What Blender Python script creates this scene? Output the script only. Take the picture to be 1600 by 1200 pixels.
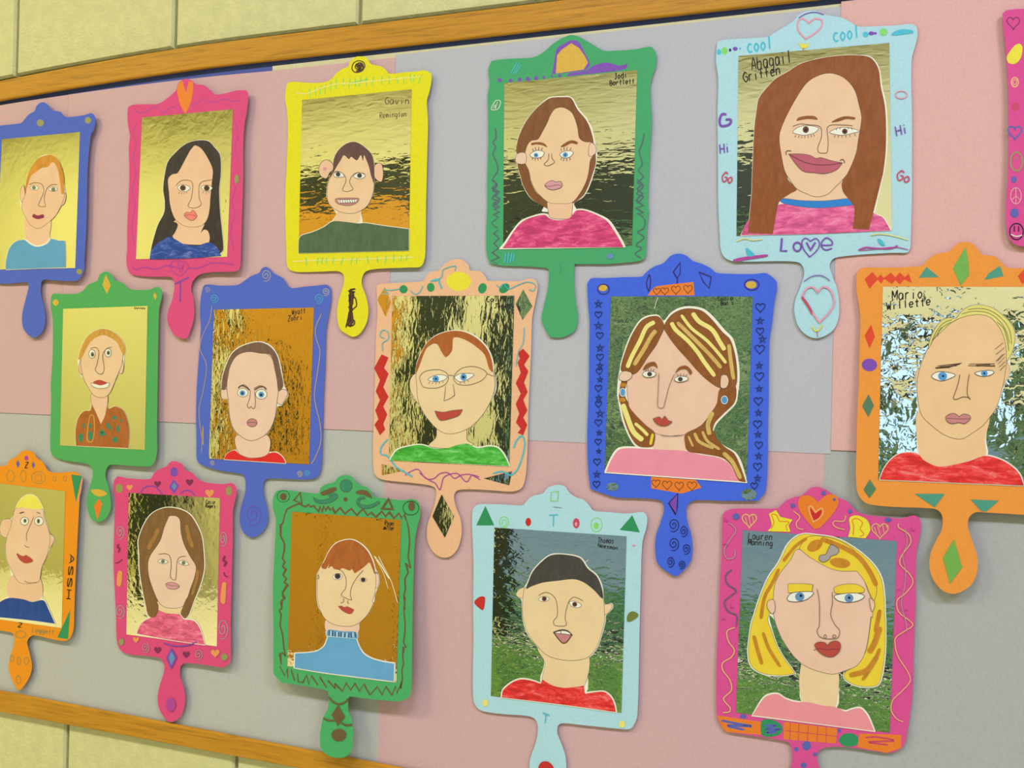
import bpy, math, random
from mathutils import Vector, Matrix
random.seed(7)
for _o in list(bpy.data.objects): bpy.data.objects.remove(_o)
scene = bpy.context.scene
COL = scene.collection

# ------------------------------------------------------------------ camera
# World: X along the board to the right, Y into the board wall (board plane y=0), Z up.
# The camera stands 1.31 m in front of the board, 1.45 m above the floor.
FPX, DIST, CAMZ = 1300.0, 1.31, 1.45
MW = ((0.95151671, -0.02446648, 0.30662247),
      (0.02240709, 0.99969654, 0.01023519),
      (-0.30677984, -0.00286844, 0.95177618))      # board axes (right, down, in) to camera axes
def b2w(v): return Vector((v[0], v[2], -v[1]))
CAM = Vector((0, -DIST, CAMZ))
cx_, cy_, cz_ = b2w(MW[0]), -b2w(MW[1]), -b2w(MW[2])
cam = bpy.data.cameras.new('camera')
cam.sensor_fit = 'HORIZONTAL'; cam.sensor_width = 36.0; cam.lens = 36.0*FPX/1600.0
cam.clip_start = 0.02; cam.clip_end = 200
cam.dof.use_dof = True; cam.dof.focus_distance = 1.42; cam.dof.aperture_fstop = 11.0
camo = bpy.data.objects.new('camera', cam); COL.objects.link(camo)
mw = Matrix((cx_, cy_, cz_)).transposed().to_4x4(); mw.translation = CAM
camo.matrix_world = mw
scene.camera = camo

# ------------------------------------------------------------------ world, daylight, exposure
vs = scene.view_settings
vs.view_transform = 'Standard'; vs.look = 'None'; vs.gamma = 1.0; vs.use_curve_mapping = False
vs.exposure = 0.09
cy = scene.cycles; cy.max_bounces = 5; cy.diffuse_bounces = 2; cy.glossy_bounces = 3; cy.transmission_bounces = 2; cy.transparent_max_bounces = 6; cy.caustics_reflective = False; cy.caustics_refractive = False
world = bpy.data.worlds.new('sky'); scene.world = world; world.use_nodes = True
wn = world.node_tree; wn.nodes.clear()
_bg = wn.nodes.new('ShaderNodeBackground'); _wo = wn.nodes.new('ShaderNodeOutputWorld')
_bg.inputs[0].default_value = (0.52, 0.72, 1.0, 1); _bg.inputs[1].default_value = 1.7
wn.links.new(_bg.outputs[0], _wo.inputs[0])

# room proportions (metres)
ROOM_Y = -3.3; CEIL = 3.50; XL, XR = -7.5, 3.6
LAMPS = [  # ceiling fixtures: x, y, length x, length y, watts, colour
    (-5.2, -1.9, 1.2, 0.35, 59.0, (1.0, 0.93, 0.40)),
    (-2.7, -1.9, 1.2, 0.35, 50.0, (1.0, 0.94, 0.58)),
    (-0.4, -1.9, 1.2, 0.35, 42.0, (0.76, 0.83, 1.0)),
    (1.7, -1.8, 1.2, 0.35, 59.0, (0.84, 0.82, 1.0)),
]

# ------------------------------------------------------------------ helpers
def lin(c):
    r = []
    for v in c:
        v /= 255.0
        r.append(v/12.92 if v <= 0.04045 else ((v+0.055)/1.055)**2.4)
    return r
MATS = {}
def newmat(name):
    m = bpy.data.materials.new(name); m.use_nodes = True
    nt = m.node_tree; b = nt.nodes['Principled BSDF']
    return m, nt, b
def N(nt, t, **kw):
    n = nt.nodes.new(t)
    for k, v in kw.items(): setattr(n, k, v)
    return n
def coords(nt, scale=(1, 1, 1), rot=(0, 0, 0)):
    g = N(nt, 'ShaderNodeNewGeometry'); mp = N(nt, 'ShaderNodeMapping')
    mp.inputs['Scale'].default_value = scale; mp.inputs['Rotation'].default_value = rot
    nt.links.new(g.outputs['Position'], mp.inputs['Vector'])
    return mp.outputs[0]
def noise(nt, vec, scale, detail=4, rough=0.6, dist=0.0):
    n = N(nt, 'ShaderNodeTexNoise'); n.inputs['Scale'].default_value = scale
    n.inputs['Detail'].default_value = detail; n.inputs['Roughness'].default_value = rough
    n.inputs['Distortion'].default_value = dist
    nt.links.new(vec, n.inputs['Vector']); return n.outputs['Fac']
def ramp(nt, fac, stops):
    r = N(nt, 'ShaderNodeValToRGB'); e = r.color_ramp.elements
    while len(e) < len(stops): e.new(0.5)
    for i, (p, c) in enumerate(stops): e[i].position = p; e[i].color = (*c, 1)
    nt.links.new(fac, r.inputs[0]); return r.outputs[0]
def bump(nt, h, dist, strength=1.0):
    b = N(nt, 'ShaderNodeBump'); b.inputs['Distance'].default_value = dist; b.inputs['Strength'].default_value = strength
    nt.links.new(h, b.inputs['Height']); return b.outputs[0]
KA = 0.89
def alb(c):
    a = [v/KA for v in lin(c)]; m = max(a)
    return [v*0.94/m for v in a] if m > 0.94 else a
def mat_flat(c, kind):
    key = (kind, tuple(c))
    if key in MATS: return MATS[key]
    m, nt, b = newmat('%s_%d_%d_%d' % (kind, *c))
    a = alb(c)
    if kind == 'paper':
        v = coords(nt); f = noise(nt, v, 260, 5, 0.7)
        col = ramp(nt, f, [(0.3, [x*0.93 for x in a]), (0.7, [min(0.95, x*1.06) for x in a])])
        nt.links.new(col, b.inputs['Base Color']); b.inputs['Roughness'].default_value = 0.85
        b.inputs['Specular IOR Level'].default_value = 0.25
        nt.links.new(bump(nt, noise(nt, v, 500, 3), 0.00012), b.inputs['Normal'])
    elif kind == 'paint':
        v = coords(nt, (2.4, 1, 0.8), (0, 0.2, 0)); f = noise(nt, v, 50, 6, 0.68, 0.6)
        col = ramp(nt, f, [(0.28, [x*0.78 for x in a]), (0.5, a), (0.74, [min(0.93, x*1.1+0.02) for x in a])])
        nt.links.new(col, b.inputs['Base Color']); b.inputs['Roughness'].default_value = 0.55
        b.inputs['Specular IOR Level'].default_value = 0.3
    elif kind == 'streak':
        v = coords(nt, (1, 1, 3.2), (0, 0.2, 0)); f = noise(nt, v, 38, 6, 0.7, 0.5)
        col = ramp(nt, f, [(0.40, [x*0.74 for x in a]), (0.49, a), (0.57, [min(0.93, x*1.08+0.05) for x in a]), (0.68, [min(0.93, x*1.05+0.22) for x in a])])
        nt.links.new(col, b.inputs['Base Color']); b.inputs['Roughness'].default_value = 0.55
        b.inputs['Specular IOR Level'].default_value = 0.3
    elif kind == 'skin':
        v = coords(nt); f = noise(nt, v, 26, 4, 0.6, 0.3)
        col = ramp(nt, f, [(0.3, [x*0.94 for x in a]), (0.72, [min(0.93, x*1.05) for x in a])])
        nt.links.new(col, b.inputs['Base Color']); b.inputs['Roughness'].default_value = 0.7
        b.inputs['Specular IOR Level'].default_value = 0.25
    elif kind == 'crayon':
        v = coords(nt); f = noise(nt, v, 420, 3, 0.7)
        col = ramp(nt, f, [(0.35, [x*0.9 for x in a]), (0.7, [min(0.93, x*1.07) for x in a])])
        nt.links.new(col, b.inputs['Base Color']); b.inputs['Roughness'].default_value = 0.6
    else:
        b.inputs['Base Color'].default_value = (*a, 1); b.inputs['Roughness'].default_value = 0.6
        b.inputs['Specular IOR Level'].default_value = 0.25
    MATS[key] = m; return m
def mat_foil(sx=1.0, sz=1.0, fine=1.0, coarse=1.0, seed=0.0):
    key = ('foil', sx, sz, fine, coarse, seed)
    if key in MATS: return MATS[key]
    m, nt, b = newmat('mirror_foil')
    b.inputs['Base Color'].default_value = (0.90, 0.90, 0.88, 1); b.inputs['Metallic'].default_value = 1.0
    b.inputs['Roughness'].default_value = 0.02
    g = N(nt, 'ShaderNodeNewGeometry')
    def crd(sc):
        mp = N(nt, 'ShaderNodeMapping'); mp.inputs['Scale'].default_value = sc; mp.inputs['Location'].default_value = (seed, 0, seed*1.7)
        nt.links.new(g.outputs['Position'], mp.inputs['Vector']); return mp.outputs[0]
    f = noise(nt, crd((sx, 1, sz)), 95, 2.0, 0.45, 0.5); c = noise(nt, crd((1, 1, 1)), 7.0, 2, 0.5)
    n1 = N(nt, 'ShaderNodeBump'); n1.inputs['Distance'].default_value = 0.00022*fine; nt.links.new(f, n1.inputs['Height'])
    n2 = N(nt, 'ShaderNodeBump'); n2.inputs['Distance'].default_value = 0.0014*coarse; nt.links.new(c, n2.inputs['Height'])
    nt.links.new(n1.outputs[0], n2.inputs['Normal']); nt.links.new(n2.outputs[0], b.inputs['Normal'])
    MATS[key] = m; return m

def mesh_obj(name, verts, faces, mats, parent=None, loc=None, fmat=None, smooth=False):
    me = bpy.data.meshes.new(name)
    base = parent_world(parent) if parent else (loc or Vector((0, 0, 0)))
    me.from_pydata([tuple(Vector(v)-base) for v in verts], [], faces)
    for m in (mats if isinstance(mats, (list, tuple)) else [mats]): me.materials.append(m)
    if fmat: me.polygons.foreach_set('material_index', fmat)
    if smooth: me.polygons.foreach_set('use_smooth', [True]*len(me.polygons))
    me.update()
    o = bpy.data.objects.new(name, me); COL.objects.link(o)
    if parent: o.parent = parent
    else: o.location = base
    return o
def parent_world(p):
    v = Vector((0, 0, 0))
    while p: v = v + p.location; p = p.parent
    return v
def box_vf(x0, x1, y0, y1, z0, z1, V, F):
    b = len(V)
    V += [(x0,y0,z0),(x1,y0,z0),(x1,y1,z0),(x0,y1,z0),(x0,y0,z1),(x1,y0,z1),(x1,y1,z1),(x0,y1,z1)]
    F += [tuple(b+i for i in f) for f in ((0,3,2,1),(4,5,6,7),(0,1,5,4),(1,2,6,5),(2,3,7,6),(3,0,4,7))]
def box(name, x0, x1, y0, y1, z0, z1, mat, parent=None, loc=None):
    V, F = [], []; box_vf(x0, x1, y0, y1, z0, z1, V, F)
    if not parent and loc is None: loc = Vector(((x0+x1)/2, (y0+y1)/2, z0))
    return mesh_obj(name, V, F, mat, parent, loc)
def struct(o): o['kind'] = 'structure'; return o
def tag(o, label, cat, group=None):
    o['label'] = label; o['category'] = cat
    if group: o['group'] = group
    return o

# pixel of the 1600x1200 photograph -> point on a plane (point P0, normal NV)
def ray(px, py):
    a, b = (px-800)/FPX, (py-600)/FPX
    d = [MW[0][k]*a+MW[1][k]*b+MW[2][k] for k in range(3)]
    return b2w(d)
def onplane(px, py, P0, NV):
    d = ray(px, py); return CAM + d*((P0-CAM).dot(NV)/d.dot(NV))

# ================================================================== the room
def m_simple(name, c, rough=0.8, spec=0.3):
    m, nt, b = newmat(name); b.inputs['Base Color'].default_value = (*alb(c), 1)
    b.inputs['Roughness'].default_value = rough; b.inputs['Specular IOR Level'].default_value = spec
    return m
def m_block():
    m, nt, b = newmat('painted_block'); v = coords(nt)
    a = alb((214, 210, 156))
    f = noise(nt, v, 45, 5, 0.7)
    nt.links.new(ramp(nt, f, [(0.3, [x*0.9 for x in a]), (0.7, [min(.93, x*1.05) for x in a])]), b.inputs['Base Color'])
    b.inputs['Roughness'].default_value = 0.45
    h = noise(nt, v, 130, 6, 0.72)
    nt.links.new(bump(nt, h, 0.0022), b.inputs['Normal']); return m
def m_oak(name='oak', c=(188, 131, 32), ax='x'):
    m, nt, b = newmat(name); a = alb(c)
    v = coords(nt, (1.2, 12, 26) if ax == 'x' else (26, 12, 1.2)); f = noise(nt, v, 9, 7, 0.66, 0.7)
    nt.links.new(ramp(nt, f, [(0.28, [x*0.55 for x in a]), (0.48, a), (0.75, [min(.9, x*1.22) for x in a])]), b.inputs['Base Color'])
    b.inputs['Roughness'].default_value = 0.48; b.inputs['Specular IOR Level'].default_value = 0.3
    nt.links.new(bump(nt, f, 0.0006), b.inputs['Normal']); return m
BLOCK = m_block(); MORTAR = m_simple('mortar', (180, 176, 128)); OAK = m_oak()
CREAMWALL = m_simple('cream_wall_paint', (208, 204, 150), 0.6)
def zbow(x): return -0.021*min(1.6, max(0.0, (-0.98-x)/0.56))**1.6
# board wall of painted blocks, joints recessed
wb = struct(box('wall_back', XL, XR, 0.016, 0.20, 0, CEIL, MORTAR))
def block(x0, x1, z0, z1, y=0.006):
    V, F = [], []; g, c = 0.0035, 0.004
    x0 += g; x1 -= g; z0 += g; z1 -= g
    n = 6; xs = [x0+(x1-x0)*i/n for i in range(n+1)]
    for (yy, ins) in ((0.03, 0), (y+c, 0), (y, c)):
        for x in xs:
            xi = min(max(x, x0+ins), x1-ins)
            V.append((xi, yy, z0+ins+zb(x))); V.append((xi, yy, z1-ins+zb(x)))
    m = 2*(n+1)
    for i in range(n):
        F.append((2*m+2*i, 2*m+2*i+2, 2*m+2*i+3, 2*m+2*i+1))
        for k in (0, 1):
            F.append((k*m+2*i, k*m+2*i+2, (k+1)*m+2*i+2, (k+1)*m+2*i))
            F.append((k*m+2*i+1, (k+1)*m+2*i+1, (k+1)*m+2*i+3, k*m+2*i+3))
    for k in (0, 1):
        F.append((k*m, (k+1)*m, (k+1)*m+1, k*m+1)); e = 2*n
        F.append((k*m+e, k*m+e+1, (k+1)*m+e+1, (k+1)*m+e))
    mesh_obj('block', V, F, BLOCK, wb)
Z0 = CAMZ
zb = zbow
for r in range(3):
    for k in range(-4, 5):
        x0 = -1.520+0.397*k+(0.198 if r % 2 else 0)
        if x0 < -3.0: continue
        block(x0, x0+0.397, Z0+0.634+0.2032*r, Z0+0.634+0.2032*(r+1))
zb = lambda x: 0.0
for r in range(2):
    for k in range(-4, 5):
        x0 = -1.341+0.397*k+(0.198 if r % 2 else 0)
        block(x0, x0+0.397, Z0-0.665-0.2032*(r+1), Z0-0.665-0.2032*r)
# the bulletin board: backing panel and oak rails
BX0, BX1 = -2.05, 1.15
bb = bpy.data.objects.new('bulletin_board', None); COL.objects.link(bb); bb.location = (0, 0.01, Z0-0.69)
tag(bb, 'oak framed bulletin board on the cream block wall', 'bulletin board')
V, F = [], []
xs = [BX0+(BX1-BX0)*i/60 for i in range(61)]
for x in xs: V += [(x, 0.004, Z0-0.665), (x, 0.004, Z0+0.61+zbow(x))]
for i in range(60): F.append((2*i, 2*i+2, 2*i+3, 2*i+1))
mesh_obj('backing_panel', V, F, mat_flat((84, 96, 170), 'paper'), bb)
def rail(zlo, zhi, bow, name):
    V, F = [], []; r = 0.003
    prof = [(-0.0016, 0), (-0.007+r, 0), (-0.007+r*.3, r*.3), (-0.007, r), (-0.007, 1-r), (-0.007+r*.3, 1-r*.3), (-0.007+r, 1), (-0.0016, 1)]
    for x in xs:
        lo, hi = zlo(x), zhi(x); h = hi-lo
        for (y, t) in prof:
            z = lo if t == 0 else hi if t == 1 else (lo+t if t < .5 else hi-(1-t))
            V.append((x, y, Z0+z))
    m = len(prof)
    for i in range(len(xs)-1):
        for j in range(m-1): F.append((i*m+j, (i+1)*m+j, (i+1)*m+j+1, i*m+j+1))
    F.append(tuple(range(m-1, -1, -1))); F.append(tuple((len(xs)-1)*m+j for j in range(m)))
    mesh_obj(name, V, F, OAK, bb)
rail(lambda x: 0.5834+zbow(x)*0.95, lambda x: 0.6294+zbow(x)*1.15, 1, 'rail')
rail(lambda x: -0.6913, lambda x: -0.6480-0.010*min(1, max(0, (x+1.5)/0.9)), 0, 'rail')
OAKV = m_oak('oak_upright', ax='z')
for xe in (BX0-0.022, BX1-0.022):
    box('rail', xe, xe+0.045, -0.0066, -0.0016, Z0-0.6913, Z0+0.60+zbow(xe), OAKV, bb)
# sheets of poster paper covering the board
def sheet(x0, x1, z0, z1, y, c, label, top=None, curl=0.0):
    V, F = [], []; n = 24; t = 0.0006
    for i in range(n+1):
        x = x0+(x1-x0)*i/n
        for yy in (y, y+t):
            zt = z1 if top is None else top(x)
            V += [(x, yy, Z0+z0), (x, yy, Z0+zt)]
    for i in range(n):
        a, b = 4*i, 4*i+4
        F += [(a, b, b+1, a+1), (a+2, a+3, b+3, b+2), (a, a+2, b+2, b), (a+1, b+1, b+3, a+3)]
    F += [(0, 1, 3, 2), (4*n, 4*n+2, 4*n+3, 4*n+1)]
    o = mesh_obj('poster_paper', V, F, mat_flat(c, 'paper'), None, Vector(((x0+x1)/2, y+t, Z0+z0)))
    return tag(o, label, 'paper', 'poster paper covering the board')
PINK, LAV = (206, 168, 174), (184, 184, 197)
sheet(-0.90, 1.10, 0.36, 0.577, 0.0030, (214, 206, 170), 'cream paper strip peeking out under the top oak rail', None)
sheet(-1.372, -0.650, -0.084, 0.566, -0.0004, PINK, 'pink poster paper behind the pink and yellow mirrors of the top row', lambda x: 0.577-0.010*min(1, max(0, (x+1.53)/0.63))+zbow(x)*0.95)
sheet(-2.00, -1.373, -0.080, 0.545, 0.0002, PINK, 'pink poster paper at the left edge behind the top blue mirror', lambda x: 0.577-0.010*max(0, (x+1.53)/0.63)+zbow(x)*0.95)
sheet(-0.650, 0.073, -0.088, 0.5715, 0.0003, LAV, 'lavender grey poster paper behind the dark green and pale blue top mirrors')
sheet(0.073, 0.80, -0.082, 0.5785, -0.0006, (220, 173, 172), 'pink poster paper at the upper right edge of the board')
sheet(-1.372, -0.650, -0.66, -0.080, 0.0010, (183, 183, 183), 'lavender grey poster paper along the lower left of the board')
sheet(-2.00, -1.371, -0.66, -0.076, 0.0016, (183, 183, 183), 'lavender grey poster paper behind the lowest orange mirror at left')
sheet(-0.651, 0.064, -0.66, -0.084, 0.0009, PINK, 'pink poster paper at the bottom centre of the board')
sheet(0.063, 0.80, -0.66, -0.079, 0.0011, (173, 174, 176), 'lavender grey poster paper at the lower right corner')

# the rest of the room, seen only in the mirror foil
m, nt, b = newmat('floor_tile'); v = coords(nt)
nt.links.new(ramp(nt, noise(nt, v, 6, 5, .7), [(.3, alb((218, 212, 180))), (.7, alb((234, 228, 198)))]), b.inputs['Base Color']); b.inputs['Roughness'].default_value = 0.5
struct(box('floor', XL, XR, ROOM_Y-0.2, 0.2, -0.1, 0, m))
struct(box('ceiling', XL, XR, ROOM_Y-0.2, 0.2, CEIL, CEIL+0.1, m_simple('ceiling_paint', (232, 226, 190), 0.9)))
struct(box('wall_left', XL-0.15, XL, ROOM_Y, 0.2, 0, CEIL, CREAMWALL))
struct(box('wall_right', XR, XR+0.15, ROOM_Y, 0.2, 0, CEIL, CREAMWALL))
DX0, DX1, DH = -3.40, -2.26, 2.56          # oak double door
GX0, GX1, GH = -1.52, 1.60, 2.36           # glazed opening
V, F = [], []
Y0, Y1 = ROOM_Y-0.18, ROOM_Y
for (a, b_, lo, hi) in ((XL, DX0-0.14, 0, CEIL), (DX0-0.14, DX1+0.02, DH+0.24, CEIL), (DX1+0.02, GX0-0.10, 0, CEIL), (GX0-0.10, 0.30, GH+0.38, CEIL), (0.30, GX1+0.12, 1.88, CEIL), (GX1+0.12, XR, 0, CEIL)):
    box_vf(a, b_, Y0, Y1, lo, hi, V, F)
struct(mesh_obj('wall_front', V, F, CREAMWALL, None, Vector((XL, Y1, 0))))
DARK = m_simple('dark_bronze', (44, 52, 34), 0.5)
d1 = struct(box('door_1', DX0-0.14, DX1+0.02, Y0+0.02, Y1-0.06, 0, DH+0.24, DARK))
OAKD = m_oak('oak_door', (186, 132, 36), 'z')
for k in range(2):
    w = (DX1-DX0)/2
    lf = box('leaf', DX0+w*k+0.004, DX0+w*(k+1)-0.004, Y1-0.06, Y1+0.02, 0.01, DH, OAKD, d1)
    box('vision_panel', DX0+w*k+0.34, DX0+w*k+0.46, Y1+0.02, Y1+0.026, 0.92, 1.62, DARK, lf)
struct(box('trim_1', -2.11, -1.86, Y1, Y1+0.03, 0.0, 2.62, DARK))
w1 = bpy.data.objects.new('window_1', None); COL.objects.link(w1); struct(w1); w1.location = (GX0, Y1, 0)
V, F = [], []
for x, hh in ((GX0-0.10, GH+0.38), (0.20, GH+0.38), (GX1, 1.88)): box_vf(x, x+0.10, Y0+0.04, Y1-0.02, 0, hh, V, F)
box_vf(GX0, 0.20, Y0+0.04, Y1-0.02, GH, GH+0.38, V, F); box_vf(0.30, GX1, Y0+0.04, Y1-0.02, 1.80, 1.88, V, F); box_vf(GX0, GX1, Y0+0.04, Y1-0.02, 0, 0.06, V, F)
mesh_obj('frame', V, F, DARK, w1)
m, nt, b = newmat('window_glass'); nt.nodes.remove(b)
tr = N(nt, 'ShaderNodeBsdfTransparent'); gl = N(nt, 'ShaderNodeBsdfGlossy'); gl.inputs['Roughness'].default_value = 0.02
mx = N(nt, 'ShaderNodeMixShader'); mx.inputs[0].default_value = 0.05; tr.inputs[0].default_value = (0.93, 0.96, 0.94, 1)
nt.links.new(tr.outputs[0], mx.inputs[1]); nt.links.new(gl.outputs[0], mx.inputs[2]); nt.links.new(mx.outputs[0], nt.nodes['Material Output'].inputs[0])
for xa, xb, hh in ((GX0, 0.20, GH), (0.30, GX1, 1.80)):
    box('pane', xa, xb, Y0+0.10, Y0+0.106, 0.06, hh, m, w1)
# made-up dark bin and green mat, added for their reflections in the foil
V, F = [], []; K = 20
for (rr, zz) in ((0.13, 0.0), (0.15, 0.86), (0.165, 0.87), (0.165, 0.90), (0.14, 0.90), (0.13, 0.80)):
    for i in range(K): V.append((-4.12+rr*math.cos(2*math.pi*i/K), Y1+0.2+rr*math.sin(2*math.pi*i/K), zz))
for j in range(5):
    for i in range(K): F.append((j*K+i, j*K+(i+1) % K, (j+1)*K+(i+1) % K, (j+1)*K+i))
F.append(tuple(5*K+i for i in range(K)))
tag(mesh_obj('added_bin', V, F, DARK, None, Vector((-4.12, Y1+0.2, 0))), 'made-up dark bin beside the oak door, added for its reflection', 'bin')
m, nt, b = newmat('lawn'); v = coords(nt)
g1 = ramp(nt, noise(nt, v, 1.4, 8, .8), [(.44, alb((18, 30, 14))), (.5, alb((80, 114, 30))), (.57, alb((146, 138, 76)))])
nt.links.new(g1, b.inputs['Base Color']); b.inputs['Roughness'].default_value = 0.9
m2, nt, b = newmat('green_mat'); v = coords(nt)
nt.links.new(ramp(nt, noise(nt, v, 9, 8, .8), [(.42, alb((28, 50, 18))), (.5, alb((70, 116, 34))), (.60, alb((128, 148, 52)))]), b.inputs['Base Color']); b.inputs['Roughness'].default_value = 0.95
tag(box('added_mat', -1.62, 1.7, -3.2, -1.9, 0.0, 0.012, m2), 'made-up green mat inside the glazed entrance, added for its reflection', 'mat')
# outdoors beyond the glass: near grass, a grey drive, a grassy bank
struct(box('ground', -30, 30, -40, Y0-0.02, -0.2, -0.08, m2))
struct(box('path', -30, 30, -13.0, -4.9, -0.085, -0.06, m_simple('asphalt', (112, 122, 116), .9)))
V, F = [], []; NB = 48
for j in range(NB+1):
    for i in range(NB+1):
        x = -24+48*i/NB; t = j/NB; y = -13.0-13*t
        q = min(1.0, max(0.0, (x-1.2)/1.6))-0.85*min(1.0, max(0.0, (x-5.2)/1.5))
        V.append((x, y, -0.12+(7.4-7.1*q)*t**0.9+0.25*math.sin(x*0.7+j)*t))
for j in range(NB):
    for i in range(NB): F.append((j*(NB+1)+i, j*(NB+1)+i+1, (j+1)*(NB+1)+i+1, (j+1)*(NB+1)+i))
struct(mesh_obj('grass_bank', V, F, m, None, Vector((0, -13, -0.12)), smooth=True))

# ceiling fixtures
for i, (lx, ly, sx, sy, wt, colr) in enumerate(LAMPS):
    r = bpy.data.objects.new('ceiling_light', None); COL.objects.link(r); r.location = (lx, ly, CEIL)
    tag(r, ['fluorescent ceiling light farthest to the left', 'fluorescent ceiling light in front of the oak door', 'fluorescent ceiling light in front of the glazed entrance', 'fluorescent ceiling light farthest to the right'][i], 'ceiling light', 'fluorescent ceiling lights')
    V, F = [], []
    for (a, b_, c, d) in ((-sx/2-.04, -sx/2, -sy/2-.04, sy/2+.04), (sx/2, sx/2+.04, -sy/2-.04, sy/2+.04), (-sx/2, sx/2, -sy/2-.04, -sy/2), (-sx/2, sx/2, sy/2, sy/2+.04)):
        box_vf(lx+a, lx+b_, ly+c, ly+d, CEIL-0.07, CEIL, V, F)
    mesh_obj('housing', V, F, m_simple('white_enamel_%d' % i, (225, 225, 220)), r)
    L = bpy.data.lights.new('tube', 'AREA'); L.shape = 'RECTANGLE'; L.size = sx; L.size_y = sy; L.energy = wt; L.color = colr
    lo = bpy.data.objects.new('tube', L); COL.objects.link(lo); lo.parent = r; lo.location = (0, 0, -0.06)

# ================================================================== paper hand mirrors
# Outlines are noted in crops of the photograph: letter -> (x0, y0, scale); each point is laid onto
# the plane of its own mirror, which hangs a few millimetres off the board.
CROPS = {'0': (0, 0, 1), 'A': (0, 130, 4), 'B': (400, 70, 4), 'C': (730, 30, 4), 'D': (1100, 0, 4), 'E': (60, 400, 4), 'F': (560, 400, 4),
         'G': (400, 280, 4), 'H': (740, 280, 4), 'I': (1100, 250, 4), 'J': (60, 590, 4), 'K': (280, 590, 4), 'L': (560, 600, 4), 'M': (900, 380, 4),
         'N': (880, 620, 4), 'O': (1320, 370, 5.7143), 'P': (1320, 550, 5.7143), 'Q': (1300, 720, 5.3333), 'R': (0, 690, 4), 'S': (160, 850, 4),
         'T': (400, 730, 5.3333), 'U': (400, 930, 5.3333), 'V': (720, 740, 5), 'W': (720, 960, 5), 'X': (1100, 740, 4.4444), 'Y': (1100, 930, 4.4444),
         'Z': (1540, 0, 3), 'a': (0, 950, 4)}
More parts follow.
